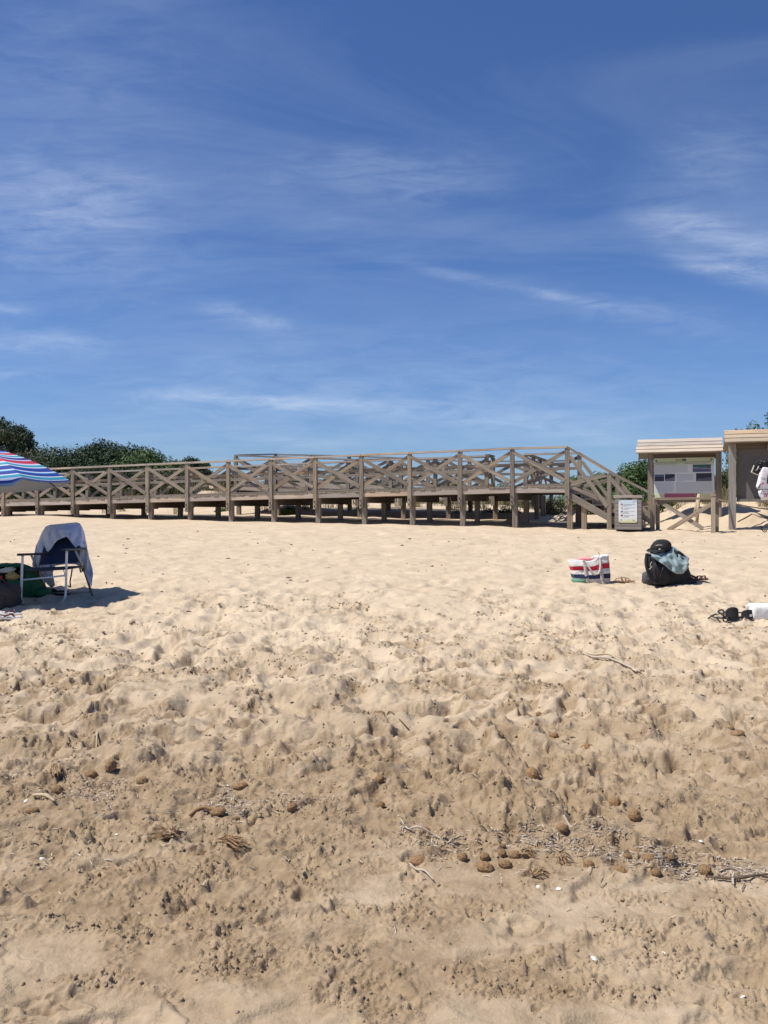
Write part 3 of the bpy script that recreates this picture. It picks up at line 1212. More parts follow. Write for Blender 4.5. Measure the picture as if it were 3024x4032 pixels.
sub_on('logo', info, -.22, -.06, h2 - .085, h2 - .03, plain('logo_ochre', (.42, .36, .16), .6, .1))


def emblem(parent, x, z, r, seg, mat, off=.007, rot=0.0, inner=None):
    b = MB()
    ring = [(x + r * math.cos(rot + 2 * math.pi * i / seg), -off, z + r * math.sin(rot + 2 * math.pi * i / seg)) for i in range(seg)]
    ring2 = [(p[0], -off + .003, p[2]) for p in ring]
    b.v = ring + ring2
    b.f = [tuple(range(seg))] + [(i, (i + 1) % seg, seg + (i + 1) % seg, seg + i) for i in range(seg)]
    b.m = [0] * len(b.f)
    o = b.build('emblem', mat)
    o.parent = parent
    return o


emblem(info, .690, h2 - .06, .035, 4, INK, rot=math.pi / 2)
emblem(info, .690, h2 - .06, .017, 8, INKP, off=.010)
emblem(info, -.705, h2 - .075, .030, 7, INKG)
for dx, dz in ((-.01, .02), (.012, .014), (0, -.004)):
    emblem(info, -.705 + dx, h2 - .075 + dz, .013, 3, INK, off=.010, rot=1.5 + dx * 40)

# ---- the second board, at the right edge of the frame
k2, K2 = roofed_board((9.60, 21.17), -.90, 1.1, 1.66, 0, 'larger notice board with bare peeling grey board and yellowish plank roof', (-1.06, 1.45, 1.715, 2.05, -.42, .10), WOODG, WOODY, 3)
for t in (-.87, 1.07):
    p = K2(t, 0, 0)
    beam('post', (p.x, p.y, gz(p.x, p.y) - .35), K2(t, 0, 1.72), .13, .17, WOODG, k2, up=SDIR)
flat_panel('board', k2, K2, -.76, 1.00, .33, 1.60, .10, .02, BOARD)
beam('rail', K2(-.77, .03, .295), K2(1.0, .03, .295), .08, .075, WOODG, k2)
for t in (-.05, .55):
    beam('roof_strut', K2(t, -.30, 1.69), K2(t, .04, 1.56), .04, .05, WOODG, k2)

# ================================================================== litter bin clad in boards
bin_c = px(2471, 2085, 21.25)
bin_ = thing('litter_bin', (bin_c.x + .115, bin_c.y + .29, bin_c.z), 'grey plank-clad litter bin carrying a white notice sheet', 'litter bin', rot=(0, 0, ROTZ))
bw, bd, bh = .64, .60, .775
for i in range(8):
    z = .04 + .094 * i
    for nm, c, s in (('board', (0, -bd / 2, z), (bw, .026, .086)), ('board', (bw / 2 - .012, 0, z), (.026, bd - .03, .086)),
                     ('board', (-bw / 2 + .012, 0, z), (.026, bd - .03, .086)), ('board', (0, bd / 2, z), (bw, .026, .086))):
        o = MB().box((0, 0, 0), (max(s[0], s[1]), min(s[0], s[1]), s[2])).build(nm, WOODG, bin_, c)
        if s[1] > s[0]:
            o.rotation_euler = (0, 0, math.pi / 2)
MB().box((0, 0, .37), (bw - .07, bd - .07, .72)).build('liner', BLACKP, bin_)
lid = bevel(MB().box((0, 0, 0), (bw + .05, bd + .05, .07)).build('lid', WOODP, bin_, (0, 0, bh + .045)), .008)


def sheet_mat():
    def f(g, bs):
        tc = g.add('ShaderNodeTexCoord').outputs['Object']
        sp = g.add('ShaderNodeSeparateXYZ', {0: tc})
        n = g.noise(tc, 4.0, 3, 0.5)
        k = g.math('ADD', g.math('ADD', sp.outputs[2], 0.5), g.math('MULTIPLY', g.math('SUBTRACT', n, 0.5), 0.16))
        c = g.ramp(k, [(0.25, (0.62, 0.64, 0.34)), (0.33, (0.72, 0.73, 0.70)), (0.55, (0.74, 0.78, 0.78)), (0.72, (0.58, 0.69, 0.74))])
        g.put(bs.inputs['Base Color'], c)
    return material('notice_sheet', f, 0.4)


sheet = MB().box((0, 0, 0), (.445, .008, .565)).build('notice_sheet', sheet_mat(), bin_, (.0, -bd / 2 - .022, .455))
for z, col in ((.175, 'r'), (.085, 'o'), (-.005, 'b'), (-.10, 'd')):
    sub_on('pictogram', sheet, -.172, -.115, z - .022, z + .016,
           MATS.get('pict_' + col) or plain('pict_' + col, {'r': (.40, .16, .14), 'o': (.50, .36, .24), 'b': (.14, .16, .24), 'd': (.20, .07, .07)}[col], .6), .003, .004)
    lines_on(sheet, -.09, .17, z, 2, .022, INKG, .008)
    lines_on(sheet, -.15, .12, z - .045, 1, .02, INKG, .006)
emblem(sheet, .145, .235, .026, 4, INKG, .005, math.pi / 2)
emblem(sheet, -.155, -.215, .022, 3, INK, .005, -math.pi / 2)
emblem(sheet, .14, -.225, .024, 12, INKG, .005)
for sx in (-.2, .2):
    for sz in (-.262, .262):
        MB().tube([(sx, -.001, sz), (sx, -.012, sz)], .008, 8).build('screw', IRON, sheet)

# ================================================================== poles and rope on the dune
for x0, y0, x1, y1, D, lab in ((2733, 2010, 2751, 1946, 22.0, 'thin round stake leaning right behind the crossed fence'),
                               (2742, 2050, 2753, 1944, 21.7, 'longer round stake standing almost upright behind the crossed fence')):
    a, b = px(x0, y0 + 25, D), px(x1, y1, D)
    o = MB().tube([a - a, (b - a) * .5 + Vector((.006, 0, 0)), b - a], [.042, .040, .034], 10).build('stake', STICK, None, a, smooth=True)
    setp(o, lab, 'stake')
rp = []
ra, rb = px(2829, 1967, 21.3), px(3150, 2010, 22.6)
for i in range(15):
    t = i / 14
    p = ra.lerp(rb, t)
    p.z -= .08 * 4 * t * (1 - t)
    rp.append(p - ra)
o = MB().tube(rp, .018, 8).build('rope', ROPE, None, ra, smooth=True)
setp(o, 'pale sagging rope strung from the fence past the right notice board', 'rope')
cab = [gp(2790, 2082), gp(2815, 2090), gp(2850, 2086)]
pts = [px(2905, 2062, 22.0), px(2960, 2048, 22.3), px(2990, 2052, 22.2), px(3060, 2058, 22.0)]
pts = [Vector((p.x, p.y, gz(p.x, p.y) + .01)) for p in pts]
o = MB().tube([p - pts[0] for p in pts], .012, 6).build('fallen_rope', DEB, None, pts[0], smooth=True)
setp(o, 'dark fallen rope lying on the sand mound below the right board', 'rope')

# ================================================================== plants
def leaf_cloud(name, clumps, n, size, mat, parent, origin, flat=0.35, droop=0.0):
    """leaf-sized quads spread through clump volumes [(center, radius xyz)]"""
    cl = np.array([list(c) + list(r) for c, r in clumps])
    vol = cl[:, 3] * cl[:, 4] + cl[:, 4] * cl[:, 5]
    pick = RNG.choice(len(cl), n, p=vol / vol.sum())
    d = RNG.normal(size=(n, 3))
    d /= np.linalg.norm(d, axis=1)[:, None]
    rad = 1 - 0.62 * RNG.random(n) ** 1.9
    rad += (RNG.random(n) < .05) * RNG.random(n) * .22
    pos = cl[pick, :3] + d * cl[pick, 3:6] * rad[:, None]
    nrm = d + RNG.normal(size=(n, 3)) * .75
    nrm[:, 2] += .25
    nrm /= np.linalg.norm(nrm, axis=1)[:, None]
    t = np.cross(nrm, RNG.normal(size=(n, 3)))
    t /= np.linalg.norm(t, axis=1)[:, None]
    b = np.cross(nrm, t)
    L = size * (.6 + .9 * RNG.random(n))[:, None]
    W = L * (.45 + .3 * RNG.random(n))[:, None]
    v = np.stack([pos - t * L, pos - b * W * .6 + t * L * .1, pos + t * L, pos + b * W * .6 - t * L * .1], 1).reshape(-1, 3) - np.array(origin)
    me = bpy.data.meshes.new(name)
    me.vertices.add(4 * n)
    me.vertices.foreach_set('co', v.astype(np.float32).ravel())
    me.loops.add(4 * n)
    me.loops.foreach_set('vertex_index', np.arange(4 * n, dtype=np.int32))
    me.polygons.add(n)
    me.polygons.foreach_set('loop_start', np.arange(0, 4 * n, 4, dtype=np.int32))
    me.update(calc_edges=True)
    ct = RNG.random(len(cl))
    at = me.attributes.new('tint', 'FLOAT', 'FACE')
    at.data.foreach_set('value', np.clip(.55 * ct[pick] + .45 * RNG.random(n), 0, 1).astype(np.float32))
    me.materials.append(mat)
    return link(name, me, None, parent)


def shrub(name, x, D, ytop, wpx, depth, mat, label, n=5200, size=.085, group=None, cat='shrub', lean=0.0, core=True, nclump=26, low=0.0):
    size *= .72
    n = int(n * 1.5)
    if cat == 'tree':
        n, nclump, wpx = int(n * 1.7), int(nclump * 2.4), wpx * 1.18
    """a bush standing at photo column x, crown reaching ytop, wpx wide"""
    X = (x - 1512) / F * D
    W = wpx / F * D / 2
    z0 = gz(X, D) - .1
    z1 = H + (2016 - ytop) / F * D
    hh = max(z1 - z0, .3)
    o = thing(name, (X, D, z0), label, cat, group)
    cl = []
    for i in range(nclump):
        a = random.uniform(-1, 1)
        dd = random.uniform(-1, 1)
        env = math.sqrt(max(0.03, 1 - min(1, abs(a) ** 3 * .8 + dd * dd * .2)))
        r = (.14 + .13 * random.random()) * min(hh, W * 1.3) + .10
        top = hh * env * (1 + lean * a)
        zz = random.uniform(low, 1) ** .7 * top - r * .8
        zz = max(zz, r * .3)
        cl.append(((X + a * (W - r * .7), D + dd * depth, z0 + zz), (r * 1.25, r * 1.2, r * .85)))
    if cat == 'tree':
        for a in np.linspace(-.8, .8, 9):
            env = math.sqrt(max(0.03, 1 - abs(a) ** 3 * .8))
            r = (.13 + .06 * random.random()) * min(hh, W * 1.3) + .08
            cl.append(((X + a * (W - r * .6), D + jit(depth * .4), z0 + hh * env * (1 + lean * a) * random.uniform(.90, 1.0) - r * .85), (r * 1.2, r * 1.1, r * .85)))
    if z1 > 0:
        r = .2 * min(hh, W) + .08
        cl.append(((X + W * random.uniform(-.15, .15), D, z1 - r * .95), (r, r, r)))
    leaf_cloud('crown' if cat == 'tree' else 'foliage', cl, n, size, mat, o, (X, D, z0))
    tr = MB()
    for k in range(4):
        c = cl[random.randrange(len(cl))][0]
        e = Vector((c[0] - X, c[1] - D, c[2] - z0))
        tr.tube([(jit(.08), jit(.08), -.1), e * .45 + Vector((jit(.1), jit(.1), .05)), e], [.075 * hh ** .5, .05 * hh ** .5, .018], 6)
    tr.build('trunk' if cat == 'tree' else 'stem', BARK, o, smooth=True)
    return o


LEAFN = 1.9
G1 = 'trees behind the left end of the boardwalk'
shrub('pine_tree', -60, 44, 1625, 260, 1.6, LEAF_PINE, 'tall grey-green pine at the far left edge above the parasol', 8500, .11, G1, 'tree', nclump=34)
shrub('pine_tree', 66, 43, 1668, 120, 1.2, LEAF_PINE, 'narrower pine with feathery tip right beside the tall left pine', 5200, .10, G1, 'tree', nclump=24)
shrub('juniper_tree', 175, 42, 1748, 260, 1.6, LEAF_OLIVE, 'low olive-green tree between the pines and the dark juniper', 7500, .085, G1, 'tree', nclump=34)
shrub('juniper_tree', 290, 40, 1748, 260, 1.6, LEAF_DARK, 'dark tree just right of the parasol top behind the handrail', 7500, .085, G1, 'tree', nclump=34)
shrub('juniper_tree', 405, 43, 1722, 190, 1.6, LEAF_DARK, 'tallest dark juniper with a knobbly top rising above its neighbours', 7500, .09, G1, 'tree', nclump=30)
shrub('juniper_tree', 520, 41, 1742, 230, 1.6, LEAF_DARK, 'dark rounded juniper just right of the knobbly-topped one', 7500, .085, G1, 'tree', nclump=34)
shrub('juniper_tree', 600, 39.5, 1768, 260, 1.6, LEAF_GREEN, 'brighter green juniper sloping down at the right of the tree group', 7500, .085, G1, 'tree', nclump=34, lean=-.18)
shrub('juniper_tree', 420, 37, 1815, 330, 1.2, LEAF_DARK, 'low dark bush filling the gap under the tall juniper', 7000, .08, G1, 'tree', nclump=36)
shrub('juniper_tree', 160, 37, 1815, 300, 1.2, LEAF_DARK, 'low dark bush behind the handrail beside the parasol', 7000, .08, G1, 'tree', nclump=36)
shrub('juniper_tree', 640, 36.5, 1835, 240, 1.2, LEAF_OLIVE, 'low olive bush at the foot of the sloping green juniper', 5000, .08, G1, 'tree', nclump=28)
shrub('juniper_tree', 700, 40, 1806, 150, 1.2, LEAF_GREEN, 'lowest green juniper at the right end of the tree group', 3600, .085, G1, 'tree', nclump=24)
shrub('juniper_tree', 752, 60, 1796, 95, 1.5, LEAF_DARK, 'small distant dark tree alone right of the tree group', 3200, .12, G1, 'tree', nclump=20)
shrub('juniper_tree', 812, 62, 1818, 45, 1.0, LEAF_DARK, 'tiny distant bush just above the handrail, right of the distant tree', 1200, .11, G1, 'tree', nclump=10)

G2 = 'shrubs on the dune behind the boardwalk'
for (x, D, yt, w, m, lab) in (
        (900, 37, 1862, 240, LEAF_OLIVE, 'olive dune bush seen through the railing below the back ramp end'),
        (1130, 40, 1850, 220, LEAF_DARK, 'dark dune bush seen through the railings under the back ramp'),
        (1330, 42, 1862, 180, LEAF_OLIVE, 'olive dune bush seen through the crossed braces at mid ramp'),
        (1540, 46, 1872, 190, LEAF_DARK, 'dark dune bush seen through the braces right of mid ramp'),
        (1760, 47, 1886, 150, LEAF_DARK, 'small dark bush under the sky gap left of the landing'),
        (1990, 46, 1888, 170, LEAF_DARK, 'small dark bush seen below the landing railing'),
        (1140, 29.6, 1988, 70, LEAF_GREEN, 'bright green plant on the sand below the ramp deck'),
        (875, 31.0, 2012, 40, LEAF_GREEN, 'tiny green plant under the deck left of centre'),
        (2120, 31, 1900, 150, LEAF_DARK, 'dark juniper behind the landing posts'),
        (2180, 28.6, 1955, 130, LEAF_OLIVE, 'olive scrub on the sand under the landing'),
        (1980, 29.2, 1985, 150, LEAF_DARK, 'dark scrub deep under the landing deck')):
    hh_ = 1 if D > 32 else 0
    shrub('dune_shrub', x, D, yt, w, .9 if hh_ else .4, m, lab, 3000 if hh_ else 1300, .085 if hh_ else .05, G2, nclump=22 if hh_ else 14)

G3 = 'green junipers right of the stairs'
for (x, D, yt, w, m, n, lab) in (
        (2262, 33, 1868, 140, LEAF_GREEN, 3200, 'small juniper just behind the top of the stairs'),
        (2350, 31, 1856, 190, LEAF_GREEN, 5500, 'green juniper behind the middle of the stair railing'),
        (2450, 31, 1822, 220, LEAF_GREEN, 6500, 'green juniper rising above the stair handrail'),
        (2545, 30, 1802, 200, LEAF_GREEN, 6500, 'tallest green juniper, half hidden by the left post of the notice board'),
        (2480, 28.5, 1905, 200, LEAF_GREEN, 5000, 'low dense juniper behind the litter bin'),
        (2330, 28.5, 1945, 120, LEAF_OLIVE, 2400, 'low olive shrub behind the stair treads'),
        (2690, 27.5, 1955, 200, LEAF_DARK, 4000, 'dark low shrub showing beneath the notice board panel'),
        (2850, 27.5, 1845, 140, LEAF_OLIVE, 4500, 'olive shrub filling the gap between both notice boards'),
        (2960, 27, 1950, 220, LEAF_OLIVE, 4000, 'olive shrub showing beneath the right notice board')):
    shrub('juniper_shrub', x, D, yt, w, .9, m, lab, n, .075, G3, nclump=28)
G4 = 'bushes on the rise behind the right notice board'
for (x, D, yt, w, m, lab) in (
        (2960, 40, 1655, 230, LEAF_GREEN, 'green bush on the rise just above the yellowish roof'),
        (3040, 41, 1618, 230, LEAF_DARK, 'dark bush at the top right edge above the yellowish roof'),
        (2912, 39, 1688, 150, LEAF_OLIVE, 'low olive bush at the left foot of the rise above the roof'),
        (3120, 40, 1630, 220, LEAF_GREEN, 'green bush at the extreme right frame edge on the rise')):
    shrub('juniper_shrub', x, D, yt, w, 1.2, m, lab, 6500, .085, G4, nclump=30)


def grass(name, spots, label, hmin, hmax, nb, mat):
    V, FQ, T = [], [], []
    for (x, y, sp) in spots:
        tint = random.random()
        for _ in range(nb):
            bx_, by_ = x + random.gauss(0, sp), y + random.gauss(0, sp)
            z = gz(bx_, by_) - .03
            hh = random.uniform(hmin, hmax)
            a = random.uniform(0, 6.28)
            ln = random.uniform(.15, .9) * hh
            dx, dy = math.cos(a), math.sin(a)
            w = .003 + .004 * random.random()
            b = len(V)
            V += [(bx_ - dy * w, by_ + dx * w, z), (bx_ + dy * w, by_ - dx * w, z),
                  (bx_ + dx * ln * .35 + dy * w * .7, by_ + dy * ln * .35 - dx * w * .7, z + hh * .6),
                  (bx_ + dx * ln * .35 - dy * w * .7, by_ + dy * ln * .35 + dx * w * .7, z + hh * .6),
                  (bx_ + dx * ln, by_ + dy * ln, z + hh)]
            FQ += [(b, b + 1, b + 2, b + 3), (b + 3, b + 2, b + 4)]
            tt = min(1, max(0, .6 * tint + .4 * random.random()))
            T += [tt, tt]
    me = bpy.data.meshes.new(name)
    me.from_pydata(V, [], FQ)
    at = me.attributes.new('tint', 'FLOAT', 'FACE')
    at.data.foreach_set('value', T)
    me.materials.append(mat)
    o = link(name, me, None)
    setp(o, label, kind='stuff')


sp_ = []
for _ in range(230):
    s, v = random.uniform(-19, 1.5), 2.9 + 12 * random.random() ** .8
    if VN - .3 < v < VF + .3 and s > -14:
        if random.random() < .75:
            continue
    p = Q(s, v, 0)
    sp_.append((p.x, p.y, .10))
for _ in range(60):
    s, v = random.uniform(2.5, 6.5), 3.2 + 4 * random.random()
    p = Q(s, v, 0)
    sp_.append((p.x, p.y, .10))
grass('dune_grass', sp_, 'dry straw-coloured dune grass behind the boardwalk', .25, .62, 42, GRASS_DRY)
sp_ = []
for _ in range(110):
    s, v = random.uniform(-20, 0), 7.0 + 9 * random.random()
    if VN - .3 < v < VF + .3 and s > -14:
        continue
    p = Q(s, v, 0)
    sp_.append((p.x, p.y, .12))
grass('green_dune_grass', sp_, 'olive green tufts among the dry dune grass', .2, .5, 40, LEAF_OLIVE)


# ================================================================== parasol
def stripes_mat():
    navy, blue, lblue = (.010, .045, .28), (.04, .18, .58), (.14, .46, .72)
    teal, white, red, pink = (.03, .30, .42), (.72, .74, .80), (.45, .020, .060), (.62, .20, .30)
    purp, lil = (.030, .025, .20), (.50, .55, .75)
    seq = [(0.0, blue), (.10, white), (.13, navy), (.22, lblue), (.27, navy), (.31, purp), (.36, blue), (.40, white), (.415, red), (.475, white),
           (.49, teal), (.535, white), (.55, purp), (.60, lil), (.62, red), (.675, pink), (.69, white), (.705, teal), (.75, white),
           (.765, navy), (.83, white), (.842, lblue), (.855, navy), (.905, white), (.915, teal), (.955, lil), (.965, navy), (.985, navy)]

    def f(g, bs):
        at = g.add('ShaderNodeAttribute', attribute_name='rad').outputs['Fac']
        nd1 = g.ramp(at, seq, 'CONSTANT')
        g.put(bs.inputs['Base Color'], nd1)
        bs.inputs['Transmission Weight'].default_value = 0.0
    return material('striped_canopy', f, 0.7)


def lining_mat():
    def f(g, bs):
        bs.inputs['Base Color'].default_value = (.27, .31, .39, 1)
    return material('canopy_lining', f, 0.8)


STRIPES, LINING = stripes_mat(), lining_mat()
cen = Vector((-4.70, 9.62, 0))
cen.z = H + .30
par = thing('beach_parasol', (cen.x - .1, cen.y, gz(cen.x - .1, cen.y)), 'striped blue, red and white beach parasol cut off by the left frame edge', 'parasol')
tilt = Matrix.Rotation(math.radians(-0.8), 3, 'X') @ Matrix.Rotation(math.radians(-4.0), 3, 'Y')
NP, RAD, RISE = 8, 1.09, .445
ROT0 = math.radians(9)


def canopy_pt(a, r, dz=0.0):
    """a: angle, polygonal (straight panel edges), r: 0 apex .. 1 rim"""
    seg = 2 * math.pi / NP
    k = math.floor((a - ROT0) / seg)
    a0, a1 = ROT0 + k * seg, ROT0 + (k + 1) * seg
    f = (a - a0) / seg
    x = RAD * r * (math.cos(a0) * (1 - f) + math.cos(a1) * f)
    y = RAD * r * (math.sin(a0) * (1 - f) + math.sin(a1) * f)
    sag = .022 * 4 * f * (1 - f) * r
    z = RISE * (1 - r ** 1.75) - sag + dz
    return cen + tilt @ Vector((x, y, z)) - par.location


def canopy(offset, name, mat, valance):
    b = MB()
    nr_ = 18
    rads = []
    seg = 2 * math.pi / NP
    for kp in range(NP):                      # each panel its own sheet, so the seams stay crisp
        P = []
        for i in range(nr_ + (3 if valance else 0)):
            row = []
            for j in range(9):
                a = ROT0 + seg * (kp + min(max(j / 8, 1e-5), 1 - 1e-5))
                if i < nr_:
                    r = max(i / (nr_ - 1), .001)
                    p = canopy_pt(a, r, offset)
                    rads.append(r * .965)
                else:
                    k = i - nr_ + 1
                    drop = .021 if math.cos(a - math.radians(235)) > .1 else .004
                    p = canopy_pt(a, 1.0 + .004 * k, offset - drop * k * (1 + .10 * math.sin(a * 23)))
                    rads.append((.97, .99, .80)[k - 1])
                row.append(tuple(p))
            P.append(row)
        b.quadgrid(P)
    o = b.build(name, mat, par, smooth=True)
    at = o.data.attributes.new('rad', 'FLOAT', 'POINT')
    at.data.foreach_set('value', rads)
    return o


canopy(0.0, 'canopy', STRIPES, True)
canopy(-.006, 'lining', LINING, True)
for k in range(NP):
    a = ROT0 + 1e-5 + 2 * math.pi * k / NP
    MB().tube([canopy_pt(a, t, -.02) for t in (.02, .3, .6, .8, 1.0)], .006, 6).build('rib', IRON, par, smooth=True)
top = cen + tilt @ Vector((0, 0, RISE + .05)) - par.location
bot = Vector((0, 0, -.3))
MB().tube([bot, top * .5 + bot * .5, top], .016, 10).build('pole', WHITE_AL, par, smooth=True)

# ================================================================== beach chair with a shirt over it
ch0 = px(175, 2360, 9.6)
ch0.z = gz(ch0.x, ch0.y)
chair = thing('folding_beach_chair', ch0, 'navy folding beach chair with white tube legs in the parasol shade', 'chair')


def cp(x, y, D):
    return px(x, y, D) - ch0


def smoothpts(pts, n=5):
    pts = [Vector(p) for p in pts]
    out = []
    for i in range(len(pts) - 1):
        p0, p1, p2, p3 = pts[max(i - 1, 0)], pts[i], pts[i + 1], pts[min(i + 2, len(pts) - 1)]
        for k in range(n):
            t = k / n
            out.append(.5 * (2 * p1 + (p2 - p0) * t + (2 * p0 - 5 * p1 + 4 * p2 - p3) * t * t + (3 * p1 - p0 - 3 * p2 + p3) * t ** 3))
    out.append(pts[-1])
    return out


MB().tube(smoothpts([cp(89, 2188, 9.33), cp(86, 2260, 9.33), cp(83, 2340, 9.33), cp(84, 2366, 9.34), cp(92, 2380, 9.42)]), .0135, 10).build('leg', WHITE_AL, chair, smooth=True)
MB().tube(smoothpts([cp(263, 2170, 9.42), cp(261, 2250, 9.42), cp(259, 2335, 9.42), cp(253, 2360, 9.43), cp(238, 2378, 9.52)]), .0135, 10).build('leg', WHITE_AL, chair, smooth=True)
MB().tube([cp(87, 2284, 9.33), cp(260, 2266, 9.42)], .0095, 8).build('stretcher', WHITE_AL, chair, smooth=True)
MB().tube([cp(124, 2188, 9.55), cp(153, 2255, 9.75), cp(194, 2345, 9.98)], .0125, 10).build('leg', GREY_AL, chair, smooth=True)
MB().tube([cp(298, 2168, 9.62), cp(329, 2240, 9.80), cp(364, 2345, 10.02)], .0125, 10).build('leg', GREY_AL, chair, smooth=True)
MB().tube([cp(190, 2337, 9.96), cp(362, 2330, 10.0)], .0105, 8).build('stretcher', GREY_AL, chair, smooth=True)
for a, b_ in (((74, 2184, 9.28), (196, 2180, 9.98)), ((249, 2165, 9.38), (330, 2161, 10.05))):
    pa, pb = cp(*a), cp(*b_)
    o = MB()
    n = 9
    P = []
    for i in range(n):
        t = i / (n - 1)
        c_ = pa.lerp(pb, t)
        w = .027 * (1 - .35 * abs(t - .5))
        hgt = .013
        P.append([tuple(c_ + Vector((dx * w, 0, dz * hgt))) for dx, dz in ((-1, -.6), (-.7, -1), (.7, -1), (1, -.6), (1, .4), (.6, 1), (-.6, 1), (-1, .4))])
    o.quadgrid(P, close_v=True)
    nb = len(o.v) - 8
    o.f += [tuple(range(8))[::-1], tuple(range(nb, nb + 8))]
    o.m += [0, 0]
    o.build('armrest', BLACKP, chair, smooth=True)
# seat: side rails and sagging fabric
fl_, fr_, br_, bl_ = cp(80, 2250, 9.34), cp(264, 2239, 9.42), cp(326, 2230, 9.86), cp(150, 2238, 9.82)
for a, b_ in ((fl_, bl_), (fr_, br_), (fl_, fr_)):
    MB().tube([a, b_], .012, 8).build('seat_rail', BLACKP, chair, smooth=True)
P = []
for i in range(9):
    row = []
    for j in range(9):
        u, v = i / 8, j / 8
        p = fl_.lerp(fr_, u).lerp(bl_.lerp(br_, u), v)
        p.z -= .018 * 16 * u * (1 - u) * v * (1 - v) - .004
        row.append(tuple(p))
    P.append(row)
solid(MB().quadgrid(P).build('seat', NAVY, chair, smooth=True), .012)
for q in ((153, 2252, 9.74), (330, 2238, 9.80)):
    MB().box(cp(*q), (.030, .05, .075)).build('hinge', BLACKP, chair)
# backrest
B0, B1, T0, T1 = cp(157, 2224, 9.88), cp(308, 2213, 9.96), cp(186, 2086, 10.26), cp(312, 2076, 10.34)
P = []
for i in range(13):
    row = []
    for j in range(13):
        u, v = i / 12, j / 12
        p = B0.lerp(B1, u).lerp(T0.lerp(T1, u), v)
        p.y += .03 * 4 * u * (1 - u)
        if v > .8:
            p.z -= .03 * ((v - .8) / .2) ** 2 * abs(2 * u - 1) ** 2
        row.append(tuple(p))
    P.append(row)
solid(MB().quadgrid(P).build('backrest', NAVY, chair, smooth=True), .012)
MB().tube(smoothpts([B0 + Vector((-.02, .03, -.12)), B0 + Vector((-.012, .01, 0)), T0 + Vector((-.01, 0, -.06)), T0 + Vector((.035, 0, .005)),
                     T1 + Vector((-.035, 0, .005)), T1 + Vector((.01, 0, -.06)), B1 + Vector((.012, .01, 0)), B1 + Vector((.02, .03, -.12))]), .0115, 8).build('back_frame', GREY_AL, chair, smooth=True)
MB().strip(smoothpts([cp(284, 2240, 9.84), cp(281, 2262, 9.86), cp(276, 2290, 9.88), cp(277, 2312, 9.90), cp(268, 2306, 9.87)]), .016, (1, .2, 0), .004).build('strap', DARKBAG, chair)
MB().tube(smoothpts([cp(250, 2244, 9.83), cp(254, 2258, 9.84), cp(253, 2268, 9.84)]), .004, 6).build('strap', BLACKP, chair)


# ---- the shirt hung over the backrest
def polyline(pts, n):
    """resample by chord length to n points"""
    pts = np.array(pts, float)
    d = np.r_[0, np.cumsum(np.linalg.norm(np.diff(pts, axis=0), axis=1))]
    t = np.linspace(0, d[-1], n)
    return np.stack([np.interp(t, d, pts[:, k]) for k in range(pts.shape[1])], 1)


NU = 44
front_hem = polyline([(136, 2176), (160, 2179), (184, 2178), (204, 2158), (214, 2140), (228, 2126), (262, 2112), (272, 2124), (286, 2142), (299, 2157), (308, 2146), (318, 2150), (334, 2168)], NU)
front_mid = polyline([(141, 2150), (168, 2120), (200, 2098), (240, 2088), (268, 2086), (296, 2092), (322, 2110), (338, 2140)], NU)
top_e = polyline([(157, 2118), (168, 2094), (180, 2077), (196, 2070), (250, 2065), (300, 2060), (314, 2064), (324, 2080), (333, 2104)], NU)
back_mid = polyline([(133, 2185), (150, 2165), (200, 2150), (250, 2150), (300, 2150), (335, 2160), (350, 2190)], NU)
back_low = polyline([(127, 2222), (140, 2236), (178, 2242), (205, 2222), (225, 2214), (262, 2212), (300, 2214), (325, 2230), (345, 2248), (364, 2240)], NU)
back_hem = polyline([(132, 2256), (160, 2276), (203, 2316), (217, 2304), (207, 2258), (216, 2228), (262, 2220), (300, 2222), (318, 2232), (340, 2272), (360, 2312), (366, 2262)], NU)
rows_ = [(front_hem, 10.02), (front_mid, 10.12), (top_e, 10.285), (top_e, 10.37), (back_mid, 10.36), (back_low, 10.30), (back_hem, 10.22)]
NVs = [7, 7, 3, 8, 6, 7]
P = []
for (a, da), (b_, db), n in zip(rows_[:-1], rows_[1:], NVs):
    for k in range(n):
        t = k / n
        P.append([(*(a[i] * (1 - t) + b_[i] * t), da + (db - da) * t) for i in range(NU)])
P.append([(*back_hem[i], 10.22) for i in range(NU)])
G = []
for vi, row in enumerate(P):
    g_ = []
    for ui, (x, y, D) in enumerate(row):
        hang = abs(vi - 15) / 15
        fold = .016 * hang * math.sin(ui * .95 + vi * .18) + .009 * hang * math.sin(ui * 2.1 - vi * .33 + 1)
        crease = .016 * float(fbm(np.array([ui * .30 + 3.3 + vi * .1]), np.array([vi * .34 - ui * .12]), 3, .6)[0])
        D2 = D + fold + crease
        if 13 <= vi <= 18:
            bulge = -.0
        p = px(x, y, D2)
        if 14 <= vi <= 17:
            p.z += .010
        g_.append(tuple(p - ch0))
    G.append(g_)
shirt = MB().quadgrid(G).build('shirt', SHIRT, None, ch0, smooth=True)
solid(shirt, .003)
setp(shirt, 'white long-sleeved shirt draped over the back of the beach chair', 'shirt')

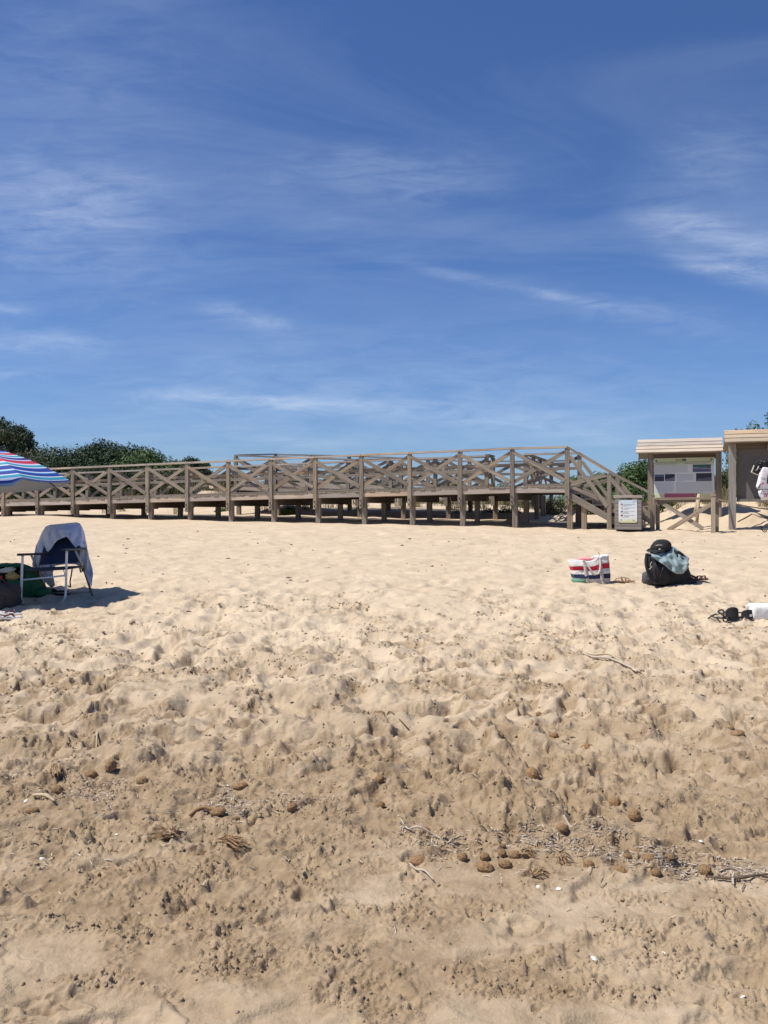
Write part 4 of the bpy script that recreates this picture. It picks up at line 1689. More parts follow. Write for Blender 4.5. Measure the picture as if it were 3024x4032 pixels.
# ================================================================== bags by the chair
def blob(c, r, e1=.6, e2=.6, nu=28, nv=18, noise=.05, nf=3.0, seed=0.0, squash=None):
    """superellipsoid with soft dents -> grid of points"""
    P = []
    sg = lambda w, m: math.copysign(abs(w) ** m, w)
    for j in range(nv + 1):
        ph = -math.pi / 2 + math.pi * j / nv
        row = []
        for i in range(nu):
            th = 2 * math.pi * i / nu
            x, y, z = sg(math.cos(ph), e1) * sg(math.cos(th), e2), sg(math.cos(ph), e1) * sg(math.sin(th), e2), sg(math.sin(ph), e1)
            q = 1 + noise * float(fbm(np.array([x * nf + seed + z * 1.7]), np.array([y * nf - seed + z * nf]), 3, .55)[0])
            p = Vector((x * r[0] * q, y * r[1] * q, z * r[2] * q))
            if squash:
                p = squash(p)
            row.append(tuple(Vector(c) + p))
        P.append(row)
    return P


def soft(name, c, r, mat, parent=None, loc=(0, 0, 0), e=(.6, .6), noise=.06, nf=2.5, seed=0., nu=28, nv=18, rot=None, squash=None):
    return MB().quadgrid(blob(c, r, e[0], e[1], nu, nv, noise, nf, seed, squash), close_v=True).build(name, mat, parent, loc, rot, smooth=True)


g0 = px(38, 2352, 9.85)
g0.z = gz(g0.x, g0.y)
gbag = thing('green_beach_bag', g0, 'round green fabric bag standing open behind the left chair leg', 'bag')
# shell with its mouth cut open toward the camera's left
P = blob((0.02, 0, .13), (.37, .26, .25), .92, .95, 40, 24, .06, 2.0, 4.0)
b = MB().quadgrid(P, close_v=True)
keep = []
for f_ in b.f:
    c_ = sum((Vector(b.v[i]) for i in f_), Vector()) / 4
    if not ((c_.x - .06) ** 2 / .20 ** 2 + (c_.z - .27) ** 2 / .085 ** 2 < 1 and c_.y < 0):
        keep.append(f_)
b.f, b.m = keep, [0] * len(keep)
solid(b.build('body', GREEN, gbag, smooth=True), .008)
MB().tube(smoothpts([(-.22, -.235, .335), (-.10, -.25, .27), (-.02, -.255, .235), (.03, -.25, .24)]), [.02] * 15 + [.03], 10).build('red_bundle', REDC, gbag, smooth=True)
soft('pale_bundle', (.09, -.175, .305), (.085, .03, .03), PALEC, gbag, e=(.8, .6), noise=.25, seed=2., rot=(0, -.12, 0))
soft('yellow_bundle', (.12, -.20, .24), (.075, .05, .045), YELC, gbag, e=(.9, .9), noise=.3, seed=3.)
MB().tube(smoothpts([(.30, -.16, .02), (.34, -.18, .10), (.30, -.19, .22), (.20, -.22, .30)]), .008, 6).build('rim', GREEN, gbag, smooth=True)
soft('side_flap', (.38, -.02, .05), (.10, .12, .06), GREEN, gbag, e=(.8, .8), seed=8.)

d0 = px(5, 2385, 9.15)
d0.z = gz(d0.x, d0.y)
dbag = thing('dark_bag', d0, 'dark brown soft bag slumped in shade at the left frame edge', 'bag')
soft('body', (0, 0, .12), (.19, .15, .15), DARKBAG, dbag, noise=.12, seed=5.)
soft('pocket', (-.03, -.12, .08), (.14, .06, .09), DARKBAG, dbag, noise=.1, seed=6.)
MB().tube(smoothpts([(-.08, -.03, .25), (-.04, -.06, .31), (.04, -.05, .31), (.08, -.02, .24)]), .009, 6).build('handle', DARKBAG, dbag, smooth=True)


# ================================================================== footwear
def sole_outline(L, W, n=28):
    out = []
    for i in range(n):
        a = 2 * math.pi * i / n
        x = math.cos(a)
        y = math.sin(a)
        w = W * (.40 + .10 * math.tanh(x * 2.2) - .06 * math.exp(-((x + .15) / .3) ** 2))
        out.append((x * L / 2, y * w + .008 * x))
    return out


def sole(b, L, W, th, z0=0.0, curve=0.0, mi=0, n=28):
    o = sole_outline(L, W, n)
    zz = lambda x: z0 + curve * (2 * x / L) ** 2
    i0 = len(b.v)
    b.v += [(x, y, zz(x)) for x, y in o] + [(x, y, zz(x) + th) for x, y in o]
    b.f += [tuple(i0 + i for i in range(n))[::-1], tuple(i0 + n + i for i in range(n))]
    b.f += [(i0 + i, i0 + (i + 1) % n, i0 + n + (i + 1) % n, i0 + n + i) for i in range(n)]
    b.m += [mi] * (n + 2)
    return b


def sandal(name, loc, rot, label, group, sole_m, strap_m, L=.25, W=.10, kind='slide', seed=0):
    t = thing(name, loc, label, 'sandal', group, rot)
    sole(MB(), L, W, .014, 0, .008).build('sole', sole_m, t)
    arc = lambda x, w, hgt, lean=0.: smoothpts([(x, -w, .006), (x + lean * .6, -w * .75, hgt * .75), (x + lean, 0, hgt), (x + lean * .6, w * .75, hgt * .75), (x, w, .006)])
    if kind == 'slide':
        for x, ww in ((.055, .032), (-.005, .032)):
            MB().strip(arc(x, W * .46, .058, .01), ww, (1, 0, .15), .004).build('strap', strap_m, t, smooth=True)
        MB().strip(smoothpts([(-.02, -W * .4, .01), (-.08, -W * .45, .05), (-.118, 0, .065), (-.08, W * .45, .05), (-.02, W * .4, .01)]), .018, (0, 0, 1), .004).build('heel_strap', strap_m, t, smooth=True)
    elif kind == 'thin':
        for x, hh in ((.07, .03), (.03, .05), (-.02, .07)):
            MB().strip(arc(x, W * .44, hh, -.02), .010, (1, 0, .2), .004).build('strap', strap_m, t, smooth=True)
        MB().tube(smoothpts([(.09, 0, .012), (.05, .01, .045), (-.01, 0, .06), (-.09, -.03, .05), (-.11, .02, .03)]), .005, 6).build('strap', strap_m, t, smooth=True)
    return t


def on_sand(x, y, dz=0.0):
    p = gp(x, y)
    p.z += dz
    return p


for (x, y, r, lab) in ((195, 2334, 2.6, 'dark shoe lying below the hanging shirt sleeve under the chair'),
                       (238, 2338, 2.9, 'dark shoe lying just inside the right front chair leg')):
    p = on_sand(x, y)
    t = thing('shoe', p, lab, 'shoe', 'dark shoes under the chair', (0, 0, r))
    sole(MB(), .25, .10, .018).build('sole', BLACKP, t)
    soft('upper', (-.02, 0, .03), (.105, .042, .036), BLACKF, t, e=(.8, .8), seed=x)


def flipflop_mat():
    def f(g, bs):
        tc = g.add('ShaderNodeTexCoord').outputs['Object']
        sp = g.add('ShaderNodeSeparateXYZ', {0: tc})
        w = g.math('FRACT', g.math('MULTIPLY', g.math('ADD', sp.outputs[1], g.math('MULTIPLY', sp.outputs[0], .35)), 46.0))
        g.put(bs.inputs['Base Color'], g.ramp(w, [(0.0, (.70, .68, .66)), (.55, (.10, .03, .045)), (.8, (.62, .58, .56))], 'CONSTANT'))
    return material('striped_footbed', f, .7)


FFM = flipflop_mat()
for (x, y, r, dz, lab) in ((30, 2440, .25, .004, 'white and maroon striped flip-flop nearest the camera at the left frame edge'),
                           (38, 2424, -.22, .018, 'white and maroon striped flip-flop lying farther back at the left frame edge')):
    p = on_sand(x, y, dz)
    t = thing('flip_flop', p, lab, 'flip-flop', 'striped flip-flops', (0, .08, r))
    sole(MB(), .26, .105, .018, 0, .006).build('sole', FOAM, t)
    sole(MB(), .252, .098, .004, .018, .006).build('footbed', FFM, t)
    for s_ in (-1, 1):
        MB().strip(smoothpts([(.06, 0, .022), (.03, s_ * .022, .05), (-.03, s_ * .042, .022)]), .016, (.3, s_ * .4, .8), .004).build('strap', MAROON, t, smooth=True)

# ================================================================== striped tote bag
tb = gp(2325, 2290)
tote = thing('tote_bag', tb, 'white canvas tote bag with red and navy bands', 'bag')
DT = tb.y


def tp(u, h, d):
    """u 0..1 left-right, h 0..1 bottom-top, d 0 front .. 1 back -> point local to the tote"""
    BL, BR, TL, TR = (2262, 2290), (2397, 2296), (2243, 2207), (2387, 2182)
    x = (BL[0] * (1 - u) + BR[0] * u) * (1 - h) + (TL[0] * (1 - u) + TR[0] * u) * h
    y = (BL[1] * (1 - u) + BR[1] * u) * (1 - h) + (TL[1] * (1 - u) + TR[1] * u) * h
    low = max(0, .16 - h) / .16
    u = .5 + (u - .5) * (1 - .07 * low * low)
    x += (.5 - u) * 8 * low
    y -= 5 * low * abs(2 * u - 1) ** 3 + 5 * math.sin(math.pi * u) * math.sin(u * 9) * h * .5 - 7 * h * math.sin(math.pi * u)
    bul = math.sin(math.pi * u) * (.055 - .02 * h) * (1 - .3 * low)
    yy = DT - .10 - bul + d * (.20 + 2 * bul)
    X = (x - 1512) / F * DT
    Z = H + (2016 - y) / F * DT
    return Vector((X, yy, Z)) - tb


def tote_mat():
    W_, R_, N_, C_ = (.78, .75, .70), (.52, .022, .050), (.018, .030, .085), (.56, .52, .47)

    def f(g, bs):
        at = g.add('ShaderNodeAttribute', attribute_name='h').outputs['Fac']
        n = g.noise(g.add('ShaderNodeTexCoord').outputs['Object'], 160, 3, .6)
        c = g.ramp(at, [(0, C_), (.19, N_), (.37, W_), (.54, R_), (.735, W_)], 'CONSTANT')
        g.put(bs.inputs['Base Color'], g.mix(.25, c, g.ramp(n, [(.3, (.8, .8, .8)), (.7, (1.05, 1.05, 1.05))]), 'MULTIPLY'))
        bumpnode(g, bs, g.noise(g.add('ShaderNodeTexCoord').outputs['Object'], 14, 4, .6), .5, .02)
    return material('banded_canvas', f, .9)


b = MB()
P, hs = [], []
for j in range(15):
    h = j / 14
    row = []
    loop = [(i / 12, 0) for i in range(13)] + [(1, k / 4) for k in range(1, 4)] + [(1 - i / 12, 1) for i in range(13)] + [(0, 1 - k / 4) for k in range(1, 4)]
    for (u, d) in loop:
        p = tp(u, h, d)
        wr = .024 * float(fbm(np.array([u * 4 + d * 3.]), np.array([h * 4. + u * 2]), 3)[0])
        p.y += wr if d < .5 else -wr
        p.z += .006 * math.sin(u * 11) * h
        row.append(tuple(p))
        hs.append(h)
    P.append(row)
b.quadgrid(P, close_v=True)
nl = len(loop)
b.f.append(tuple(range(nl)))
b.m.append(0)
body = b.build('body', tote_mat(), tote, smooth=True)
at = body.data.attributes.new('h', 'FLOAT', 'POINT')
at.data.foreach_set('value', hs)
solid(body, .006, -1)
for u0, u1 in ((.30, .33), (.745, .735)):
    MB().strip([tp(u0 + (u1 - u0) * h, h, -.045) for h in np.linspace(.02, .99, 12)], .045, (1, 0, 0), .004).build('strap', WEB, tote, smooth=True)
a_, c2 = tp(.33, .99, -.05), tp(.735, .99, -.05)
m_ = tp(.55, .38, -.16)
MB().strip(smoothpts([a_, tp(.36, .92, -.12), tp(.42, .62, -.20), tp(.50, .40, -.20), m_, tp(.62, .42, -.18), tp(.70, .60, -.15), tp(.735, .85, -.11), c2], 4), .030, (.35, -.7, .25), .005).build('handle', WEB, tote, smooth=True)
MB().strip(smoothpts([tp(.33, .99, 1.05), tp(.36, 1.02, 1.1), tp(.5, .9, 1.3), tp(.70, 1.0, 1.1), tp(.735, .99, 1.05)], 4), .030, (.35, .7, .25), .005).build('handle', WEB, tote, smooth=True)
tw = soft('towel', tuple(tp(.46, .985, .5) + tb - Vector((0, 0, .0))), (.115, .06, .035), PINKC, None, e=(.7, .8), noise=.12, seed=9.)
setp(tw, 'pink towel showing in the mouth of the tote bag', 'towel')
MB().tube(smoothpts([tp(.78, .95, .4), tp(.80, 1.08, .4), tp(.79, 1.16, .42)]), .004, 5).build('drawstring', DEB, tote)
gm = soft('folded_mat', tuple(tp(.10, .03, .3) + tb), (.10, .12, .028), plain('green_mat', (.10, .27, .17), .9, .12), None, e=(.5, .8), noise=.1, seed=1.)
setp(gm, 'folded green mat tucked under the left corner of the tote bag', 'mat')
sandal('sandal', on_sand(2458, 2293, .01), (0, 0, -.12), 'tan strappy sandal lying right of the tote bag', None, TANLEA, TANLEA, .27, .10, 'thin')

# ================================================================== backpack, cap and shirt
pb = gp(2625, 2300)
pack = thing('backpack', pb, 'black backpack slumped on the sand under a cap and a teal shirt', 'backpack')
DP = pb.y


def bp(x, y, dd=0.0):
    return px(x, y, DP + dd) - pb


def lean(p):
    k = (p.z + .21) / .42
    p.x += -.075 * max(k, 0) + .0
    p.x *= 1.0 - .18 * max(k - .3, 0) + .16 * max(.35 - k, 0)
    p.x += .05 * max(.4 - k, 0)
    return p


soft('body', tuple(bp(2640, 2238)), (.255, .155, .235), BLACKF, pack, e=(.55, .65), noise=.10, nf=3.0, seed=1.5, nu=44, nv=28, squash=lean)
soft('front_pocket', tuple(bp(2600, 2258, -.13)), (.115, .075, .145), BLACKF, pack, e=(.6, .6), noise=.12, seed=3.)
soft('side_pocket', tuple(bp(2553, 2278, -.02)), (.075, .09, .085), plain('grey_mesh', (.06, .062, .065), .8, .3, 30, .3), pack, e=(.7, .7), noise=.12, seed=5.)
soft('hip_pad', tuple(bp(2690, 2290, -.08)), (.17, .07, .055), BLACKF, pack, e=(.7, .7), noise=.15, seed=7.)
for pts in ([(2566, 2212, -.21), (2560, 2228, -.215), (2566, 2232, -.22), (2556, 2242, -.21)], [(2610, 2222, -.17), (2609, 2240, -.225), (2602, 2262, -.225), (2598, 2275, -.22)],
            [(2706, 2246, -.1), (2711, 2256, -.12), (2712, 2268, -.13)]):
    MB().tube(smoothpts([bp(*q) for q in pts]), .0045, 6).build('zip_cord', WEB if pts[0][0] < 2600 else BLACKP, pack, smooth=True)
MB().strip(smoothpts([bp(2548, 2180, -.08), bp(2545, 2215, -.16), bp(2556, 2260, -.19), bp(2580, 2298, -.2)]), .05, (1, .3, 0), .014).build('shoulder_strap', BLACKF, pack, smooth=True)

cc = px(2598, 2168, DP - .04)
cap = thing('cap', cc, 'black cap resting on top of the backpack', 'cap')
P = []
for j in range(15):
    ph = math.pi / 2 * j / 14
    row = []
    for i in range(36):
        th = 2 * math.pi * i / 36
        r = math.cos(ph) ** .8
        q = 1 + .035 * math.sin(th * 3 + ph * 4) + .03 * math.sin(th * 5 + 1)
        row.append((.128 * r * math.cos(th) * q + .012 + .02 * math.sin(ph), .115 * r * math.sin(th) * q, .015 + .128 * math.sin(ph) ** .85))
    P.append(row)
solid(MB().quadgrid(P, close_v=True).build('crown', CAPF, cap, smooth=True), .004)
P = []
for i in range(19):
    a = math.pi * (.60 + .95 * i / 18)
    row = []
    for k in range(5):
        r = 1 + .42 * (k / 4) * math.sin(math.pi * i / 18) ** .6
        row.append((.128 * r * math.cos(a) + .01, .118 * r * math.sin(a), .022 - .028 * (k / 4) ** 1.5 - .01 * math.sin(a * 2)))
    P.append(row)
solid(MB().quadgrid(P).build('brim', CAPF, cap, smooth=True), .005)
MB().tube(smoothpts([(-.085, -.100, .070), (-.05, -.122, .076), (-.01, -.124, .074)]), .004, 6).build('trim', WEB, cap)
MB().tube([(-.055, -.120, .022), (-.030, -.126, .022)], .008, 6).build('buckle', WEB, cap)

# teal shirt thrown over the right shoulder of the pack
NUs, NVt = 30, 26
top_l = polyline([(2558, 2176), (2590, 2170), (2630, 2160), (2650, 2152), (2668, 2164), (2690, 2180), (2713, 2198)], NUs)
mid_l = polyline([(2566, 2186), (2600, 2196), (2640, 2200), (2668, 2205), (2695, 2212), (2710, 2215)], NUs)
hem_l = polyline([(2564, 2192), (2586, 2206), (2616, 2226), (2642, 2248), (2664, 2260), (2688, 2260), (2706, 2242), (2714, 2220)], NUs)
G = []
for j in range(NVt):
    v = j / (NVt - 1)
    row = []
    for i in range(NUs):
        u = i / (NUs - 1)
        if v < .5:
            x, y = top_l[i] * (1 - 2 * v) + mid_l[i] * 2 * v
        else:
            x, y = mid_l[i] * (2 - 2 * v) + hem_l[i] * (2 * v - 1)
        dep = -.05 - .17 * math.sin(min(1, v * 1.25) * math.pi / 2) + .05 * max(0, u - .55) * 1.6
        fold = .014 * math.sin(u * 21 + v * 5) * (.3 + v) + .007 * math.sin(u * 43 - v * 9) + .018 * float(perlin(np.array([u * 5 + 1.]), np.array([v * 5.]))[0])
        row.append(tuple(px(x, y, DP + dep + fold) - pb))
    G.append(row)
# inner back side that tucks over the top of the pack
row0 = [tuple(Vector(p) + Vector((0, .14, -.015))) for p in G[0]]
ts = MB().quadgrid([row0] + G).build('shirt', TEAL, None, pb, smooth=True)
solid(ts, .004)
setp(ts, 'faded teal shirt draped over the right side of the backpack', 'shirt')
sandal('sandal', on_sand(2752, 2297, .012), (.1, 0, .15), 'brown leather sandal with wide straps lying right of the backpack', None, LEATHER, LEATHER, .27, .105, 'slide')
sandal('sandal', on_sand(2722, 2288, .015), (0, .1, -.2), 'brown leather sandal half under the edge of the backpack', None, LEATHER, LEATHER, .26, .10, 'slide')

# ================================================================== towel roll and black sandals at the right edge
tr0 = gp(2966, 2440)
troll = thing('rolled_towel', (tr0.x, tr0.y, tr0.z), 'thick white rolled towel cut off by the right frame edge', 'towel')
P = []
for i in range(40):
    x = .50 * i / 39
    e = min(1, (x / .028)) if x < .028 else 1
    r0_ = .088 * (1 - .22 * (1 - math.sqrt(max(0, 1 - (1 - e) ** 2))))
    row = []
    for k in range(40):
        a = 2 * math.pi * k / 40
        q = 1 + .028 * math.sin(3 * a + x * 6) + .03 * float(fbm(np.array([x * 14.]), np.array([math.sin(a) * 2 + 5]), 2)[0])
        ca, sa = math.cos(a), math.sin(a)
        m_ = (abs(ca) ** 3.4 + abs(sa) ** 3.4) ** (-1 / 3.4)
        row.append((x, r0_ * ca * m_ * q + .09, r0_ * sa * m_ * q + .082))
    P.append(row)
b = MB().quadgrid(P, close_v=True)
b.f.append(tuple(range(40)))
b.m.append(0)
b.build('roll', FOAM, troll, smooth=True)
sp = []
for i in range(60):
    a = i * .42
    r = .008 + .0011 * i
    sp.append((-.003, .09 + r * math.cos(a), .084 + r * math.sin(a)))
MB().tube(sp, .0035, 5).build('spiral_fold', FOAM, troll, smooth=True)

bs0 = gp(2868, 2440)
bs_ = bs0.copy()
bs_.z += .008
s1_ = thing('sandal', bs_, 'black strappy sandal with grey insole lying beside the white towel roll', 'sandal', 'black strappy sandals', (0, 0, .05))
INSOLE = plain('grey_insole', (.42, .38, .33), .8, .1)
sole(MB(), .26, .10, .012, 0, .008).build('sole', BLACKP, s1_)
sole(MB(), .245, .09, .003, .0125, .008).build('insole', INSOLE, s1_)
bq = lambda x, y, dd: px(x, y, bs0.y + dd) - bs_
for pts, r in (([(2785, 2436, .0), (2802, 2424, .02), (2820, 2416, .03)], .006), ([(2802, 2426, -.03), (2822, 2436, -.06), (2840, 2455, -.10), (2865, 2453, -.10), (2880, 2448, -.08)], .006),
               ([(2828, 2406, .02), (2842, 2401, .02), (2850, 2412, -.01), (2846, 2440, -.05), (2858, 2452, -.08)], .008),
               ([(2826, 2408, .02), (2840, 2418, -.02), (2856, 2432, -.04), (2872, 2446, -.07)], .008),
               ([(2800, 2428, 0), (2815, 2420, 0), (2835, 2416, 0), (2862, 2411, .02)], .005)):
    MB().tube(smoothpts([bq(*q) for q in pts]), r, 6).build('strap', BLACKF, s1_, smooth=True)


def counter(c, rx, rz, ry):
    P = []
    for i in range(17):
        a = math.pi * i / 16
        P.append([(c[0] - rx * math.cos(a), c[1] - ry * math.sin(a) * (1 - .5 * k / 8), c[2] + rz * (k / 8) * (.55 + .45 * math.sin(a))) for k in range(9)])
    return MB().quadgrid(P)


solid(counter(bq(2882, 2430, .0), .062, .100, .05).build('heel_counter', BLACKF, s1_, smooth=True), .005)
b2 = gp(2918, 2434)
b2.z += .014
s2_ = thing('sandal', b2, 'black strappy sandal touching the end of the white towel roll', 'sandal', 'black strappy sandals', (.12, 0, -.1))
sole(MB(), .25, .10, .012, 0, .008).build('sole', BLACKP, s2_)
sole(MB(), .235, .09, .003, .0125, .008).build('insole', INSOLE, s2_)
solid(counter(Vector((.055, -.02, .01)), .060, .085, .05).build('heel_counter', BLACKF, s2_, smooth=True), .005)
MB().box((.068, -.072, .042), (.022, .004, .022)).build('label_tag', FOAM, s2_)
for pts in ([(-.02, -.04, .01), (.02, -.07, .03), (.05, -.09, .012), (.09, -.10, .0)], [(-.06, -.04, .012), (-.02, -.075, .02), (.0, -.10, .0), (-.03, -.11, .0)],
            [(-.1, 0, .015), (-.04, .0, .05), (.02, -.04, .06)]):
    MB().tube(smoothpts(pts), .007, 6).build('strap', BLACKF, s2_, smooth=True)

# ================================================================== things hanging at the right notice board
hb = px(3010, 1975, 20.85)
hbag = thing('printed_bag', hb, 'white bag printed with letters and red crosses hanging on the right notice board', 'bag')


def print_mat():
    def f(g, bs):
        tc = g.add('ShaderNodeTexCoord').outputs['Object']
        v = g.add('ShaderNodeTexVoronoi', {'Vector': g.mapping(tc, (9, 3, 6)), 'Scale': 1.0})
        n = g.noise(g.mapping(tc, (8, 8, 8)), 2.0, 3, .5)
        c = g.ramp(n, [(.56, (.78, .76, .77)), (.62, (.78, .45, .50)), (.66, (.78, .76, .77)), (.72, (.30, .28, .28)), (.76, (.78, .76, .77))])
        g.put(bs.inputs['Base Color'], c)
    return material('printed_fabric', f, .6)


PRT = print_mat()
R15 = Matrix.Rotation(math.radians(14), 3, 'Y')


def hq(x, y, dd=0.0):
    return px(x, y, 20.85 + dd) - hb


ub = soft('body', (0, 0, 0), (.155, .085, .275), PRT, hbag, tuple(hq(3012, 1886)), (.35, .45), .05, 2.0, 3., 36, 24, rot=(0, math.radians(14), 0))
lb = soft('lower_pouch', (0, 0, 0), (.165, .09, .14), PRT, hbag, tuple(hq(3014, 1945)), (.6, .5), .05, 2.0, 5., 36, 20, rot=(0, math.radians(-8), 0))
MB().strip(smoothpts([hq(2981, 1932, -.06), hq(2985, 1950, -.08), hq(2994, 1966, -.08)]), .035, (1, 0, .2), .006).build('strap', IRON, hbag)
MB().strip(smoothpts([hq(2983, 1927, -.08), hq(3000, 1929, -.10), hq(3022, 1929, -.10), hq(3045, 1927, -.09)]), .014, (0, 0, 1), .008).build('seam', IRON, hbag)
MB().strip(smoothpts([hq(2987, 1924, -.09), hq(2990, 1914, -.095), hq(2997, 1904, -.095)]), .05, (1, 0, .3), .006).build('strap', WOODG, hbag)
MB().strip(smoothpts([hq(3022, 1905, -.10), hq(3023, 1890, -.10), hq(3026, 1870, -.10)]), .035, (1, 0, .2), .006).build('dark_print', IRON, hbag)


def htext(s, x, y, size, mat, rot=0., dd=-.105, stretch=1.0):
    o = text_on('lettering', hbag, s, 0, 0, size, mat, 0, 'CENTER', rot, .001, stretch)
    o.location = hq(x, y, dd)
    return o


REDP = plain('red_print', (.55, .03, .09), .6, .05)
htext('TOU', 3005, 1886, .085, INK, math.radians(-8), -.105, .8)
htext('RCO', 3011, 1945, .085, INK, math.radians(-78), -.108, .9)
for (x, y, s_) in ((3004, 1904, .035), (3021, 1948, .055)):
    MB().box(hq(x, y, -.108), (.012, .004, s_ * 2.2), R15).build('red_cross', REDP, hbag)
    MB().box(hq(x, y, -.111), (s_ * 2.0, .004, .012), R15).build('red_cross', REDP, hbag)
blk = px(2998, 1832, 20.9)
bb = thing('black_bundle', blk, 'black clothing bundle with buckles hung above the printed bag', 'clothing')
for i, (dx, dz, r) in enumerate(((-.09, .02, .085), (0, .04, .10), (.09, .02, .11), (.02, -.06, .11), (.17, 0, .12))):
    soft('fold', (dx, .02 * (i % 2) - .01, dz), (r * .75, .07, r), BLACKF, bb, e=(.7, .7), noise=.16, seed=i * 2.)
for dx, dz in ((-.04, .10), (.03, .09), (-.07, .04), (-.065, -.09)):
    MB().box((dx, -.085, dz), (.03, .006, .012)).build('buckle', WEB, bb)
MB().strip(smoothpts([(-.10, -.075, -.01), (-.125, -.08, -.08), (-.155, -.07, -.13)]), .035, (1, 0, .3), .004).build('strap', FOAM, bb)
tray = thing('small_frame', px(2982, 1854, 20.98), 'small dark brown tilted frame with pale rim left of the printed bag', 'frame')
BRN = plain('brown_panel', (.075, .050, .043), .8, .15)
MB().box((0, 0, 0), (.24, .02, .165), Matrix.Rotation(math.radians(22), 3, 'Y')).build('panel', BRN, tray)
Rt = Matrix.Rotation(math.radians(22), 3, 'Y')
MB().box(Rt @ Vector((-.125, -.012, 0)), (.018, .04, .19), Rt).build('rim', PALEC, tray)
MB().box(Rt @ Vector((0, -.012, -.09)), (.25, .04, .018), Rt).build('rim', PALEC, tray)
ms = px(3003, 2086, 20.9)
ms.z = gz(ms.x, ms.y)
mst = thing('metal_stand', ms, 'thin black metal stand foot on the sand at the right frame edge', 'stand')
mq = lambda x, y, dd=0.: px(x, y, 20.9 + dd) - ms
MB().tube([mq(3045, 2044), mq(2999, 2073)], .010, 6).build('rod', GREY_AL, mst)
MB().tube([mq(2995, 2070), mq(2996, 2083), mq(3012, 2097), mq(3018, 2093), mq(3018, 2088)], .011, 6).build('foot', IRON, mst)
MB().tube([mq(2999, 2080), mq(3015, 2092)], .008, 6).build('foot', IRON, mst)
MB().box(mq(2998, 2075), (.06, .05, .05)).build('clamp', IRON, mst)


# ================================================================== what the sea has left
def ball_mesh(seed):
    P = blob((0, 0, 0), (1, 1, 1), 1, 1, 22, 14, .16, 2.2, seed)
    b = MB().quadgrid(P, close_v=True)
    return b.mesh('seagrass_ball', True)


BM = []
for k in range(6):
    m_ = ball_mesh(k * 3.7)
    m_.materials.append(BALL)
    BM.append(m_)
HM = []
for k in range(4):
    hb_ = MB()
    for i in range(46):
        d = Vector((random.gauss(0, 1), random.gauss(0, 1), random.gauss(0, .8))).normalized()
        t = d.cross(Vector((random.gauss(0, 1), random.gauss(0, 1), random.gauss(0, 1)))).normalized()
        hb_.tube([d * .93, d * 1.05 + t * .10, d * 1.08 + t * .24], [.025, .02, .008], 3, caps=False)
    m_ = hb_.mesh('fibres')
    m_.materials.append(FIBRE)
    HM.append(m_)

